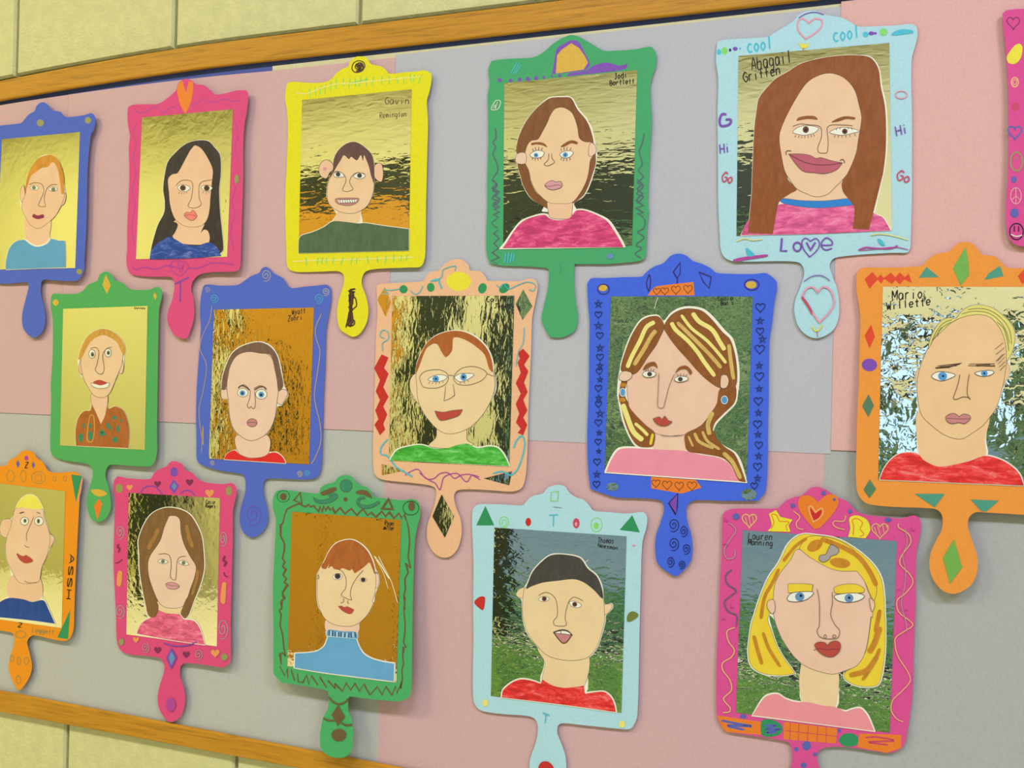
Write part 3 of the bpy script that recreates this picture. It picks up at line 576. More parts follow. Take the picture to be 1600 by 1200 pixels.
ART1 = """
@ blue paper mirror with gold corner dots and a ginger-haired portrait, cut by the left edge|-25,160,148,528|2,9
P A frame blue | -95,300 -40,272 0,265 130,250 150,230 180,195 215,175 230,140 265,118 300,135 325,168 380,180 410,212 520,200 575,188 597,220 590,280 568,330 550,500 545,700 540,900 530,1080 E:288,20 285,90 250,150 200,157 100,152 30,150 15,200 20,260 40,340 42,420 20,480 -20,510 -55,500 -95,450 -102,370 -80,270 -60,190 -70,165 -150,170 -250,172 -340,150 -345,60 A:-100,1000 -100,700 -92,450
G A mirror_sheet 1,1,0.6,0.6,1 | 12,350 500,305 470,1155 -25,1165
P A portrait cream | 160,690 170,620 190,555 240,472 300,448 365,480 402,640 408,700 385,760 345,830 300,870 310,970 280,1000 240,1015 190,1000 160,970 162,860 138,790 128,740 130,680 / 38,1166* 38,1110 60,1030 100,990 155,980 240,1020 320,975 370,985 405,990 408,1150*
P A ear skin1 o2 | 150,640 130,660 128,720 140,750 155,740
+P A ear skin1 o2 | 400,680 412,700 405,745 385,765 380,720
P A neck skin1 | 165,830 310,830 305,970 280,1002 240,1015 190,1000 160,970
P A face skin1 o2 | 160,690 165,640 185,560 240,500 300,490 350,500 385,560 400,640 403,700 385,760 345,830 290,880 240,908 190,885 160,840 138,790 140,740
P A hair ginger | 155,690 160,640 175,570 200,520 240,470 290,450 330,452 365,480 395,560 402,640 398,692 385,690 375,620 360,535 330,492 300,522 260,530 225,555 195,578 175,630
P A shirt tshirt | 36,1164* 38,1110 60,1030 100,990 155,980 200,1010 240,1022 290,1005 320,975 370,985 405,990 408,1150*
S A collar white w9 | 158,976 200,1008 240,1018 290,1000 315,970
P A eye eye o2 | 188,653 205,640 225,640 240,655 222,668 202,666
+P A eye eye o2 | 305,662 325,648 348,652 358,664 340,676 318,674
E A iris irisg | 212,653,12 333,664,13
S A pencil_line pencil w2.5 | 182,634 215,622 262,632 272,680 250,735 240,765 265,772 285,770
+S A pencil_line pencil w2.5 | 358,634 322,635 292,660 276,720 286,768
S A mouth dlip w22 | 204,825 235,838 274,828
>frame
E A corner_dot gilt2 | 550,232,20
E A corner_dot gilt2 | 252,248,22
E A corner_dot gilt2 | 495,1178,18

@ pink paper mirror with an orange heart knob and a long black-haired portrait|198,124,388,528|2,10
P A frame pink | 800,150* 830,135 900,132 990,128 1050,90 1100,45 1110,10 1130,-15 1165,-28 1200,-15 1225,5 1280,15 1320,50 1345,70 1400,65 1480,45 1540,45* 1552,70 1545,160 1528,260 1520,400 1520,600 1510,900 1505,1080 E:1262,60 1240,95 1100,100 1010,115 965,160 955,210 970,270 973,380 945,480 925,515 880,510 840,480 805,400 815,330 835,280 850,200 845,150 820,130 700,130 590,118 558,80 550,20 A:795,1040 795,900 808,600 805,400 812,330 800,260 797,190
G A mirror_sheet 1,1,1.0,1.0,2 | 888,215 1456,162 1420,1085 850,1100
P A portrait white | 935,1095* 950,1010 985,890 1025,810 1030,740 1020,660 1030,570 1050,490 1100,430 1160,380 1230,358 1300,362 1340,400 1375,450 1380,560 1370,660 1375,800 1390,950 1395,1040 1370,1075*
P A hair black | 935,1095* 950,1010 985,890 1025,810 1030,740 1020,660 1030,570 1050,490 1100,430 1160,380 1230,358 1300,362 1340,400 1375,450 1380,560 1370,660 1375,800 1390,950 1395,1040 1370,1070*
P A neck skin1 | 1090,860 1080,960 1130,1000 1240,1010 1300,1000 1310,960 1290,890 1200,870
P A face skin1 o2 | 1200,405 1220,388 1260,410 1300,470 1330,540 1325,620 1315,720 1310,790 1295,850 1260,890 1200,900 1150,890 1095,850 1065,770 1055,680 1050,600 1075,570 1110,560 1150,490 1185,425
P A hair_lock black | 1255,935 1285,870 1318,820 1345,880 1325,985 1300,925 1275,915
+P A hair_lock black | 1068,870 1110,880 1095,930 1075,950
P A shirt navy | 935,1100* 950,1040 1000,990 1060,960 1090,972 1150,1005 1230,1015 1310,995 1360,1030 1380,1080* 1150,1096
P A eye eye o2.5 | 1110,652 1130,634 1165,638 1188,655 1165,675 1130,674
+P A eye eye o2.5 | 1258,650 1280,638 1310,640 1328,656 1305,675 1275,672
E A iris irisk | 1143,654,18 1292,656,18
E A pupil pen | 1143,654,7 1292,656,7
S A pencil_line pencil w2.5 | 1100,638 1135,608 1190,610 1205,640 1195,720 1175,765 1200,780 1235,775 1258,755 1245,720 1245,640 1265,615 1325,603
I A eyelash pencil w2 | 1120,678 1116,690 1135,682 1133,694 1150,682 1152,694 1165,678 1170,688 1270,676 1266,688 1288,680 1288,692 1305,678 1310,690
P A mouth plip o2 | 1150,825 1165,806 1190,808 1205,793 1220,808 1230,830 1215,850 1195,858 1170,845
S A mouth_line rlip w3 | 1155,826 1190,822 1226,830
>frame
P A orange_heart oran | 1106,45 1115,5 1140,-18* 1150,20 1163,58* 1172,20 1180,-12* 1205,-5 1205,60 1185,140 1158,192* 1125,130
S A crayon_wave vio2 w6 | 835,160 870,185 900,185 940,160 980,150 1020,185 1060,155 1100,150
+S A crayon_wave vio2 w6 | 1200,135 1235,120 1270,98 1330,120 1410,98 1450,115 1498,105
+S A crayon_wave vio2 w4 | 855,250 830,310 852,380 832,460 850,560 825,660 845,760 825,880 840,1000
+S A crayon_wave vio2 w4 | 1465,240 1490,320 1470,400 1488,480
+S A crayon_wave vio2 w4 | 1475,640 1450,740 1465,820 1440,930 1460,1040
+S E crayon_wave vio2 w8 | 585,65 610,85 660,70 730,82 800,60 840,70
+S E crayon_wave vio2 w8 | 940,75 1000,75 1080,45 1150,45 1222,56
S E crayon_shell vio2 w5 | 820,60 850,30 920,40 935,75 880,125 820,62 900,80 870,35 890,100 910,45
T E letter vio w8 | 850,175 942,132
+T E letter vio w8 | 887,160 885,286
E A gray_dot gilt2 | 1480,600,14,28

@ yellow paper mirror with brown scribbled knob and grinning big-eared portrait|446,90,676,526|2,6
P B frame yellow | 190,260 205,235 260,232 330,238 420,235 470,215 500,180 540,150 575,135 590,105 620,78 650,72 690,80 710,110 730,125 780,135 810,155 835,180 930,172 1010,165 1050,158* 1090,175 1098,210 1085,290 1068,350 1075,480 1070,700 1065,900 1062,1080 G:1062,280 1060,400 1055,490 1030,545 960,552 760,560 690,575 665,610 662,660 690,740 703,820 690,900 650,965 610,985 570,970 525,935 508,860 512,780 535,700 550,640 545,595 510,575 400,578 260,580 210,565 192,525 190,450 185,300 183,200 B:185,900 195,700 200,520 195,420 182,330
G B mirror_sheet 0.45,1.3,0.75,0.8,3 | 288,345 972,278 955,1280 266,1302
P B portrait cream | 455,850 480,780 485,720 510,665 560,620 620,607 680,640 725,690 738,760 738,860 730,930 700,1000 655,1040 655,1120 480,1110 505,1060 480,1020 445,960 445,900 / G:266,462* 268,380 285,350 350,330 420,300 480,262 560,265 640,275 680,272 800,290 957,310* 955,445*
P B ear skin1 o3 | 440,718 475,740 485,775 460,800 440,835 405,820 392,780 405,740
+P B ear skin1 o3 | 760,740 785,745 795,800 785,855 750,840 732,800 740,760
E B ear_spot mlip | 430,775,12,11
P B neck skin2 | 520,1030 500,1075 480,1102 520,1108 580,1115 640,1110 650,1090 638,1030
P B face skin2 o2.5 | 485,760 480,800 455,850 445,920 450,980 480,1020 530,1045 590,1055 650,1040 700,1000 730,930 738,860 735,800 730,740 690,690 620,680 550,690 510,720
P B hair dbrown | 455,832 480,780 485,720 510,665 560,620 620,607 680,640 725,690 738,760 738,862 720,820 705,760 685,710 675,690 668,725 655,690 630,722 595,700 580,715 550,690 530,720 505,760 475,812
P G shirt forest | 266,462* 268,380 285,352 350,332 420,302 480,264 560,267 640,277 680,274 800,292 955,312* 954,445*
P B eye eye o3 | 483,812 505,795 535,800 552,822 525,828 500,828
+P B eye eye o3 | 608,822 635,800 668,805 682,822 655,838 630,835
E B iris irisd | 513,810,14 647,817,15
S B pencil_line pencil w3 | 485,798 510,790 550,812 562,850 540,905 560,917 590,912 606,900 585,860 600,820 635,798 680,806
P B mouth clip o2 | 498,962 560,956 642,960 632,985 590,1004 540,1002 503,988
G B teeth white | 508,968 632,965 622,986 522,990
I B teeth_line pen w3 | 510,968 632,965 522,990 622,986 524,968 528,988 540,968 543,988 555,968 560,988 570,967 574,988 585,967 590,987 600,967 604,987 615,966 618,986
>mirror_sheet
X B handwritten_name cocoa w3.5 | Gavin 805,370 965,372 42
+X B handwritten_name cocoa w3 | Remington 775,458 945,448 34
>frame
C B scribbled_knob cocoa w7 | 640,100 610,115 600,150 620,172 660,165 680,135 670,108
+W B scribbled_knob cocoa w7 | 640,138,32 636,140,24 648,132,28
I B crayon_tick mint w6 | 335,275 338,328 368,265 375,318 405,255 400,312 435,248 430,305 470,230 465,288 500,215 500,275 545,205 548,262 590,210 580,270 620,205 622,260 655,198 645,262 690,200 690,262 735,198 725,255 790,195 785,248 830,190 835,245 880,200 885,245 920,200 925,240 965,182 968,232 990,185 982,232 1035,188 1015,240 580,240 700,215
S B crayon_streak lemon w7 | 245,300 320,305 400,272 500,245 600,240 720,228 880,212 1030,200
S G crayon_streak lemon w8 | 230,515 350,508 500,505 700,498 850,492 990,488
I G crayon_tick mint w6 | 312,490 316,538 388,490 382,532 415,490 412,530 440,488 438,532 485,490 480,528 545,490 530,535 602,488 592,530 632,490 625,528 695,480 703,525 755,482 762,520 815,475 808,525 862,470 858,520 910,475 905,515 945,470 940,510
S G handle_scribble cocoa w8 | 585,690 620,685 578,700 615,705 582,725 612,735 580,760 605,775 580,800 600,815 582,830 575,870 562,925 580,870 595,840 605,870 590,920 580,900 610,880 615,905 590,915 600,850 590,760 618,740 628,790 600,820 590,880 575,915 610,910
+S G handle_scribble cocoa w8 | 600,685 590,740 610,700 596,790 612,720 588,830 606,760 584,850 600,800 592,860 578,910 598,830 606,900 588,870
+S G handle_scribble cocoa w8 | 594,690 604,780 586,700 600,840 582,720 592,890 585,800 604,895 576,880

@ dark green paper mirror with gold arch and brown bobbed portrait in rose|764,58,1026,528|2,2.5
P C frame green | 150,262* 200,252 310,245 400,240 440,228 490,195 540,150 600,115 650,98 700,110 770,150 820,180 860,198 950,195 1050,188 1130,172 1155,175 1182,220 1180,290 1160,350 1145,420 1150,560 1155,620 1145,800 1135,1000 1130,1150 H:1095,200 1085,300 1080,420 1075,485 1040,510 960,520 830,530 720,530 632,530* 628,600 630,680 640,780 652,850 645,920* 620,960 545,990 475,985* 440,920 425,870 440,790 465,680 470,570 450,555 330,545 180,540 100,525* 80,450 80,300 85,180 C:125,1150 125,1000 130,800 130,600 128,480 140,400 132,320
G C mirror_sheet 0.4,1.4,0.95,0.6,4 | 232,400 1062,318 H:990,415 H:185,440
P C portrait white | 302,880 310,830 315,760 345,680 380,620 440,550 500,498 530,486 600,483 652,490 695,560 745,620 780,690 800,780 810,830 804,900 785,980 755,1060 722,1112 665,1150 680,1200 470,1200 480,1170 400,1120 350,1040 330,970 315,910 / H:160,436* 190,400 245,320 295,262 360,233 440,215 540,240 640,190 700,190 785,222 848,258 898,330 935,395 948,424*
P C hair brown | 310,842 315,760 345,680 380,620 440,550 500,502 530,490 600,487 650,494 690,565 740,625 772,692 790,775 760,790 720,800 650,820 500,820 400,820 360,842
+P C hair brown | 315,898 360,895 385,950 400,1020 440,1090 505,1130 510,1185 460,1160 400,1120 350,1040 330,970
+P C hair brown | 800,825 803,900 780,980 750,1060 720,1108 650,1155 655,1110 710,1070 740,1020 755,950 760,880 785,830
P H neck skin1 o2.5 | 470,120 605,120 615,215 600,245 540,250 480,240 468,215
P C face skin2 o2 | 362,840 375,790 400,760 442,750 472,700 500,648 520,600 550,560 600,552 650,580 672,620 690,680 700,740 730,765 790,775 800,830 770,880 760,950 745,1010 710,1080 655,1145 580,1152 510,1145 440,1085 402,1020 387,950 362,895
P C ear skin3 o2.5 | 345,832 310,845 302,890 330,905 365,898 368,845
+P C ear skin3 o2.5 | 768,775 800,790 805,830 780,855 758,850
P H shirt rose | 182,430* 205,398 255,320 305,265 365,238 440,222 480,247 540,257 600,242 640,197 700,197 778,228 836,264 885,334 925,402 936,424*
P C eyebrow chest | 400,775 440,768 480,775 500,800 470,788 430,782 405,788
+P C eyebrow chest | 583,798 610,775 650,757 690,768 685,782 650,775 610,795
P C eye eye o3 | 392,848 415,828 450,820 480,832 470,858 430,868 405,862
+P C eye eye o3 | 578,845 600,828 640,822 662,832 650,855 620,868 592,862
E C iris irisb | 430,850,14 613,848,16
E C pupil pen | 430,850,5 613,848,5
I C eyelash pen w3 | 415,825 408,808 430,820 425,798 445,818 448,798 462,820 470,802 410,866 405,878 425,870 423,884 440,868 444,882 455,864 462,876 590,825 585,808 605,820 605,800 622,818 625,798 642,818 650,802 590,866 585,880 605,870 600,886 622,872 622,888 640,866 645,880
S C pencil_line pencil w3 | 510,838 505,880 480,905 500,916 530,906 546,890 530,870 528,838
P C mouth mlip o3 | 485,1040 510,1015 535,1008 552,1018 585,1015 592,1045 560,1062 520,1065
S C mouth_line pencil w3 | 487,1042 520,1045 560,1035 588,1042
>mirror_sheet
X C handwritten_name pen w5 | Jodi 922,375 1005,362 36
+X C handwritten_name pen w4.5 | Bartlett 892,414 1050,400 30
>frame
P C arch_outline vio | 530,342* 545,260 560,185 610,150 650,132 695,140 730,200 760,260 768,288* 735,320 550,342*
G C arch gilt | 553,340 562,225 590,190 650,150 700,180 735,230 755,270 728,315
P C crayon_smear vio | 620,357* 640,338 740,322 790,290 870,270 950,290 1000,280 990,308 940,322 800,338
E C purple_dot vio | 203,380,13 272,384,12 328,378,13 380,374,14 430,369,13 478,362,9 530,356,7 578,353,10
I C crayon_hatch cyan w5 | 270,340 310,270 285,345 325,275 300,340 335,285
S C crayon_zigzag grayv w8 | 175,680 180,745 160,770 178,800 160,840 185,900 190,950 160,1000 188,1035 160,1070 190,1090 155,1120 200,1140 160,1165 195,1180
+T H crayon_zigzag grayv w8 | 110,5 145,28 115,55 160,80 125,100 165,125 125,150 160,172 130,188 160,205 125,222 158,240
+S H crayon_zigzag grayv w5 | 150,245 115,270 125,290 150,305 
+T H crayon_zigzag grayv w7 | 155,315 125,340 160,370 125,400 155,430 115,460 160,490 110,510 150,530
+S C crayon_zigzag grayv w7 | 1105,715 1095,770 1075,830 1095,905 1070,945 1100,985 1065,1020 1100,1045 1060,1090 1100,1110 1060,1150
+T H crayon_zigzag grayv w8 | 1020,0 1055,30 1020,60 1055,90 1015,130 1060,165 1015,180 1062,210 1025,215 1060,235
+S H crayon_zigzag grayv w6 | 1060,240 1072,270 1060,310 1025,330 1065,365 1015,410 1050,432 1010,465 1045,492
C C white_leaf white w4 | 205,510 180,508 158,540 152,565 190,562 207,530
+S C white_leaf white w3 | 160,560 175,535 175,560 190,515
I H crayon_hatch cyan w8 | 200,462 195,520 220,460 210,525 240,462 228,520 255,465 245,515
E H blue_smudge steel | 852,482,22,18
S H crayon_mark teal w4 | 535,520 545,550 540,590

@ pale blue paper mirror reading Love with a smiling long-haired portrait|1118,17,1434,528|2,2.5
P D frame aqua | 80,290* 90,260 130,248 260,240 400,230 440,205 500,170 560,130 590,95 640,70 700,68 750,90 800,100 860,110 920,140 960,165 1050,165 1200,158 1290,150 1325,165 1335,220 1320,290 1300,360 1295,500 1300,700 1300,900 1300,1100 I:1300,200 1295,400 1290,540 1270,578 1180,580 1000,590 850,605 805,620 785,660 800,720 830,800 845,900 838,1000 800,1070 720,1112 650,1100 590,1040 565,950 570,880 600,800 625,720 620,670 590,640 500,632 300,635 180,632 130,610 105,560 100,480 90,300 88,100 D:88,1000 85,700 90,500 75,380
G D mirror_sheet 0.45,1.3,1.0,0.6,5 | 215,350 1158,268 I:1175,440 I:203,475
P D portrait white | 300,1150 305,1000 315,800 330,680 345,610 400,540 450,490 520,450 600,400 700,370 820,350 950,345 1045,358 1095,430 1112,540 1138,660 1145,800 1142,950 1125,1080 I:1118,100 1095,200 1068,320 1045,400 1032,440* 700,460 430,466* 275,457* 285,350 300,180 / I:228,472* 275,385 300,360 700,300 1070,337 1122,360 1170,440*
P I shirt rose2 | 230,470* 262,400 300,360 480,275 700,290 940,275 1070,337 1120,362 1166,440* 700,462
P I neck skin4 | 470,245 560,170 700,190 860,140 900,210 935,247 700,262
P I collar collar o2 | 470,250* 500,240 600,252 750,255 900,240 935,245* 938,278 850,290 700,300 560,285 490,268
P D hair auburn | 300,1150 305,1000 315,800 330,680 345,610 400,540 450,490 520,450 600,400 700,370 820,350 950,345 1040,360 1090,430 1105,540 1130,660 1138,800 1135,950 1120,1080 I:1115,100 1090,200 1060,320 1040,400 1030,436* 930,430* 940,300 900,240 870,200 860,150 880,60 D:800,900 620,900 520,1100 I:580,180 540,210 480,250 460,290 430,463* 275,455* 285,350 300,180
P D face skin4 o3 | 470,860 490,780 560,640 640,520 720,470 800,458 880,490 940,560 970,660 985,740 965,870 950,960 900,1080 860,1130 I:830,160 770,215 700,230 640,210 580,180 540,130 505,70 D:485,980
P D eyebrow chest | 578,755 590,735 640,724 690,726 710,748 650,744 600,752
+P D eyebrow chest | 795,765 840,738 890,726 945,735 940,748 890,745 840,760
P D eye eye o3 | 555,825 590,795 650,785 715,800 690,830 630,845 590,840
+P D eye eye o3 | 785,825 840,800 900,798 970,818 920,835 860,845 810,838
E D iris irisk | 636,810,19,21 880,821,17,17
E D pupil pen | 636,812,8 880,822,7
I D eyelash pen w3 | 575,845 568,858 595,848 590,862 612,850 610,864 630,850 630,864 650,846 652,862 668,842 672,858 685,838 690,852 820,845 815,858 840,848 838,862 862,848 862,860 885,846 888,860 910,842 914,856 940,836 948,850 830,800 826,815 850,797 850,810 900,795 905,808 920,797 926,812
S D pencil_line pencil w3.5 | 555,790 600,775 660,780 725,792 735,850 712,920 715,950 745,958 770,950 776,880 770,800 805,780 930,785
P D mouth wlip o3 | 530,962* 600,962 660,970 700,990 730,985 800,1005 865,1018* 830,1060 760,1085 690,1080 620,1070 570,1020
S D mouth_line pen w3.5 | 530,964 620,1010 700,1030 780,1030 865,1018
+S D mouth_line pen w4 | 515,968 512,950 525,942 545,944
+S D mouth_line pen w4 | 848,1004 865,996 876,1006 878,1020
>mirror_sheet
X D handwritten_name pen w6 | Abagail 300,440 560,388 80
+X D handwritten_name pen w6 | Griffen 248,515 488,462 62
>frame
X D word_cool cyan w9 | cool 275,330 440,302 80
+X D word_cool cyan w9 | cool 812,262 985,232 82
E D crayon_dot cyan | 93,325,14,18
E D crayon_dot mint | 128,318,20,24
E D crayon_dot vpen | 163,313,8,10
E D crayon_dot vio | 195,305,15,13
E D crayon_dot cyan | 225,304,6
E D crayon_dot cyan | 1010,215,18,17
E D crayon_dot vio | 1046,208,17,12 1070,208,11,8
E D crayon_dot mint | 1122,200,25,23
P D crayon_dash cyan | 1170,215 1195,195 1240,182 1305,190 1308,205 1270,212 1230,218 1190,222
C D heart_drawing rosy w10 | 635,243* 590,190 588,135 620,116 655,145* 690,118 735,125 732,170 690,210
S D purple_arc vio w6 | 592,112 640,85 700,77 750,93
P D tulip lem2 | 592,262* 610,278 622,268 635,280 657,262* 648,292 628,302 605,296
+S D tulip scar w4 | 622,300 620,316
S D letter_G vio w15 | 140,715 112,715 98,750 105,785 140,785 165,770 165,748 135,748
X D word_Hi vio w6 | Hi 102,960 172,948 58
X D word_Go crim w7 | Go 106,1132 185,1150 60
X D word_Hi vio w6 | Hi 1205,850 1288,826 62
X D word_Go crim w7 | Go 1198,1120 1292,1150 62
O D red_oval rosy w7 | 1233,592,36,24
T I word_Love vio w12 | 487,488 480,568 520,568
+O I word_Love vio w11 | 583,542,24,27
+C I word_Love vio w7 | 660,606* 622,555 612,510 635,488 665,508* 700,490 722,520 708,562
+T I word_Love vio w11 | 640,515 666,562 696,514
+S I word_Love vio w8 | 734,532 798,530 800,508 768,486 740,506 734,540 762,562 802,550
P I purple_dash vio2 | 183,622 260,604 395,590 398,602 280,622 192,636
P I teal_leaf cyan | 262,550 292,568 315,595 275,600
P I teal_leaf cyan | 1085,490 1115,505 1130,535 1100,525
S I purple_dash vio2 w9 | 965,562 1010,546 1040,548 1100,553 1170,552 1212,534
+S I purple_dash vio2 w5 | 965,564 1040,560 1100,553 1200,545 1278,560
S I yellow_dash lemon w6 | 200,508 260,490 300,502 365,494
+S I yellow_dash lemon w6 | 1040,470 1100,462 1180,472 1280,500
S I purple_arc vio w5 | 622,760 680,725 740,724 788,755
S I heart_drawing crim w16 | 612,855 650,910 680,965
+S I heart_drawing rosy w10 | 612,855 640,805 680,795 710,828* 745,793 790,815 815,890 780,955 720,1015* 675,950
S I yellow_sprig lem2 w8 | 672,1038 705,1070 740,1030
+T I yellow_sprig crim w5 | 706,1072 710,1105

@ magenta paper mirror of small hearts and faces, cut by the upper right edge|1566,13,1870,400|7,4
P Z frame mag3 | 78,65* 95,50 150,42 300,36 420,-20 500,-60 600,-20 700,20 900,30 930,100 905,400 905,900 905,1150 600,1165 540,1230 560,1360 490,1450 420,1360 440,1230 400,1165 250,1160 150,1150 112,1120 97,1060 96,950 105,800 108,600 105,400 96,250 85,150
G 0 mirror_sheet 1,1,1,1,6 | 1604,50 1838,38 1838,350 1601,346
>frame
V Z heart_drawing wine w5 | 130,105,30
P Z yellow_blob lem2 | 100,265 135,215 160,205 173,225 165,270 140,298 108,295
O Z orange_ring ltan w6 | 137,385,16,22
+O Z orange_ring ltan w4 | 137,385,8,12
E Z faint_square crim | 140,500,18,20
V Z heart_drawing royal w7 | 137,618,32
O Z face_drawing gilt2 w8 | 145,757,28,44
+I Z face_drawing gilt2 w4 | 136,735 136,750 152,735 152,750
E Z blue_dot royal | 133,841,13,15
O Z peace_sign rosy w5 | 142,918,25,38
+I Z peace_sign rosy w5 | 142,880 142,956 142,918 120,940 142,918 164,940
E Z blue_dot royal | 136,998,19,22
O Z smiley bpen w5 | 145,1085,32,38
+I Z smiley bpen w5 | 135,1060 135,1085 155,1060 155,1085
+S Z smiley white w5 | 118,1098 145,1108 172,1102
"""
build_art(ART1)

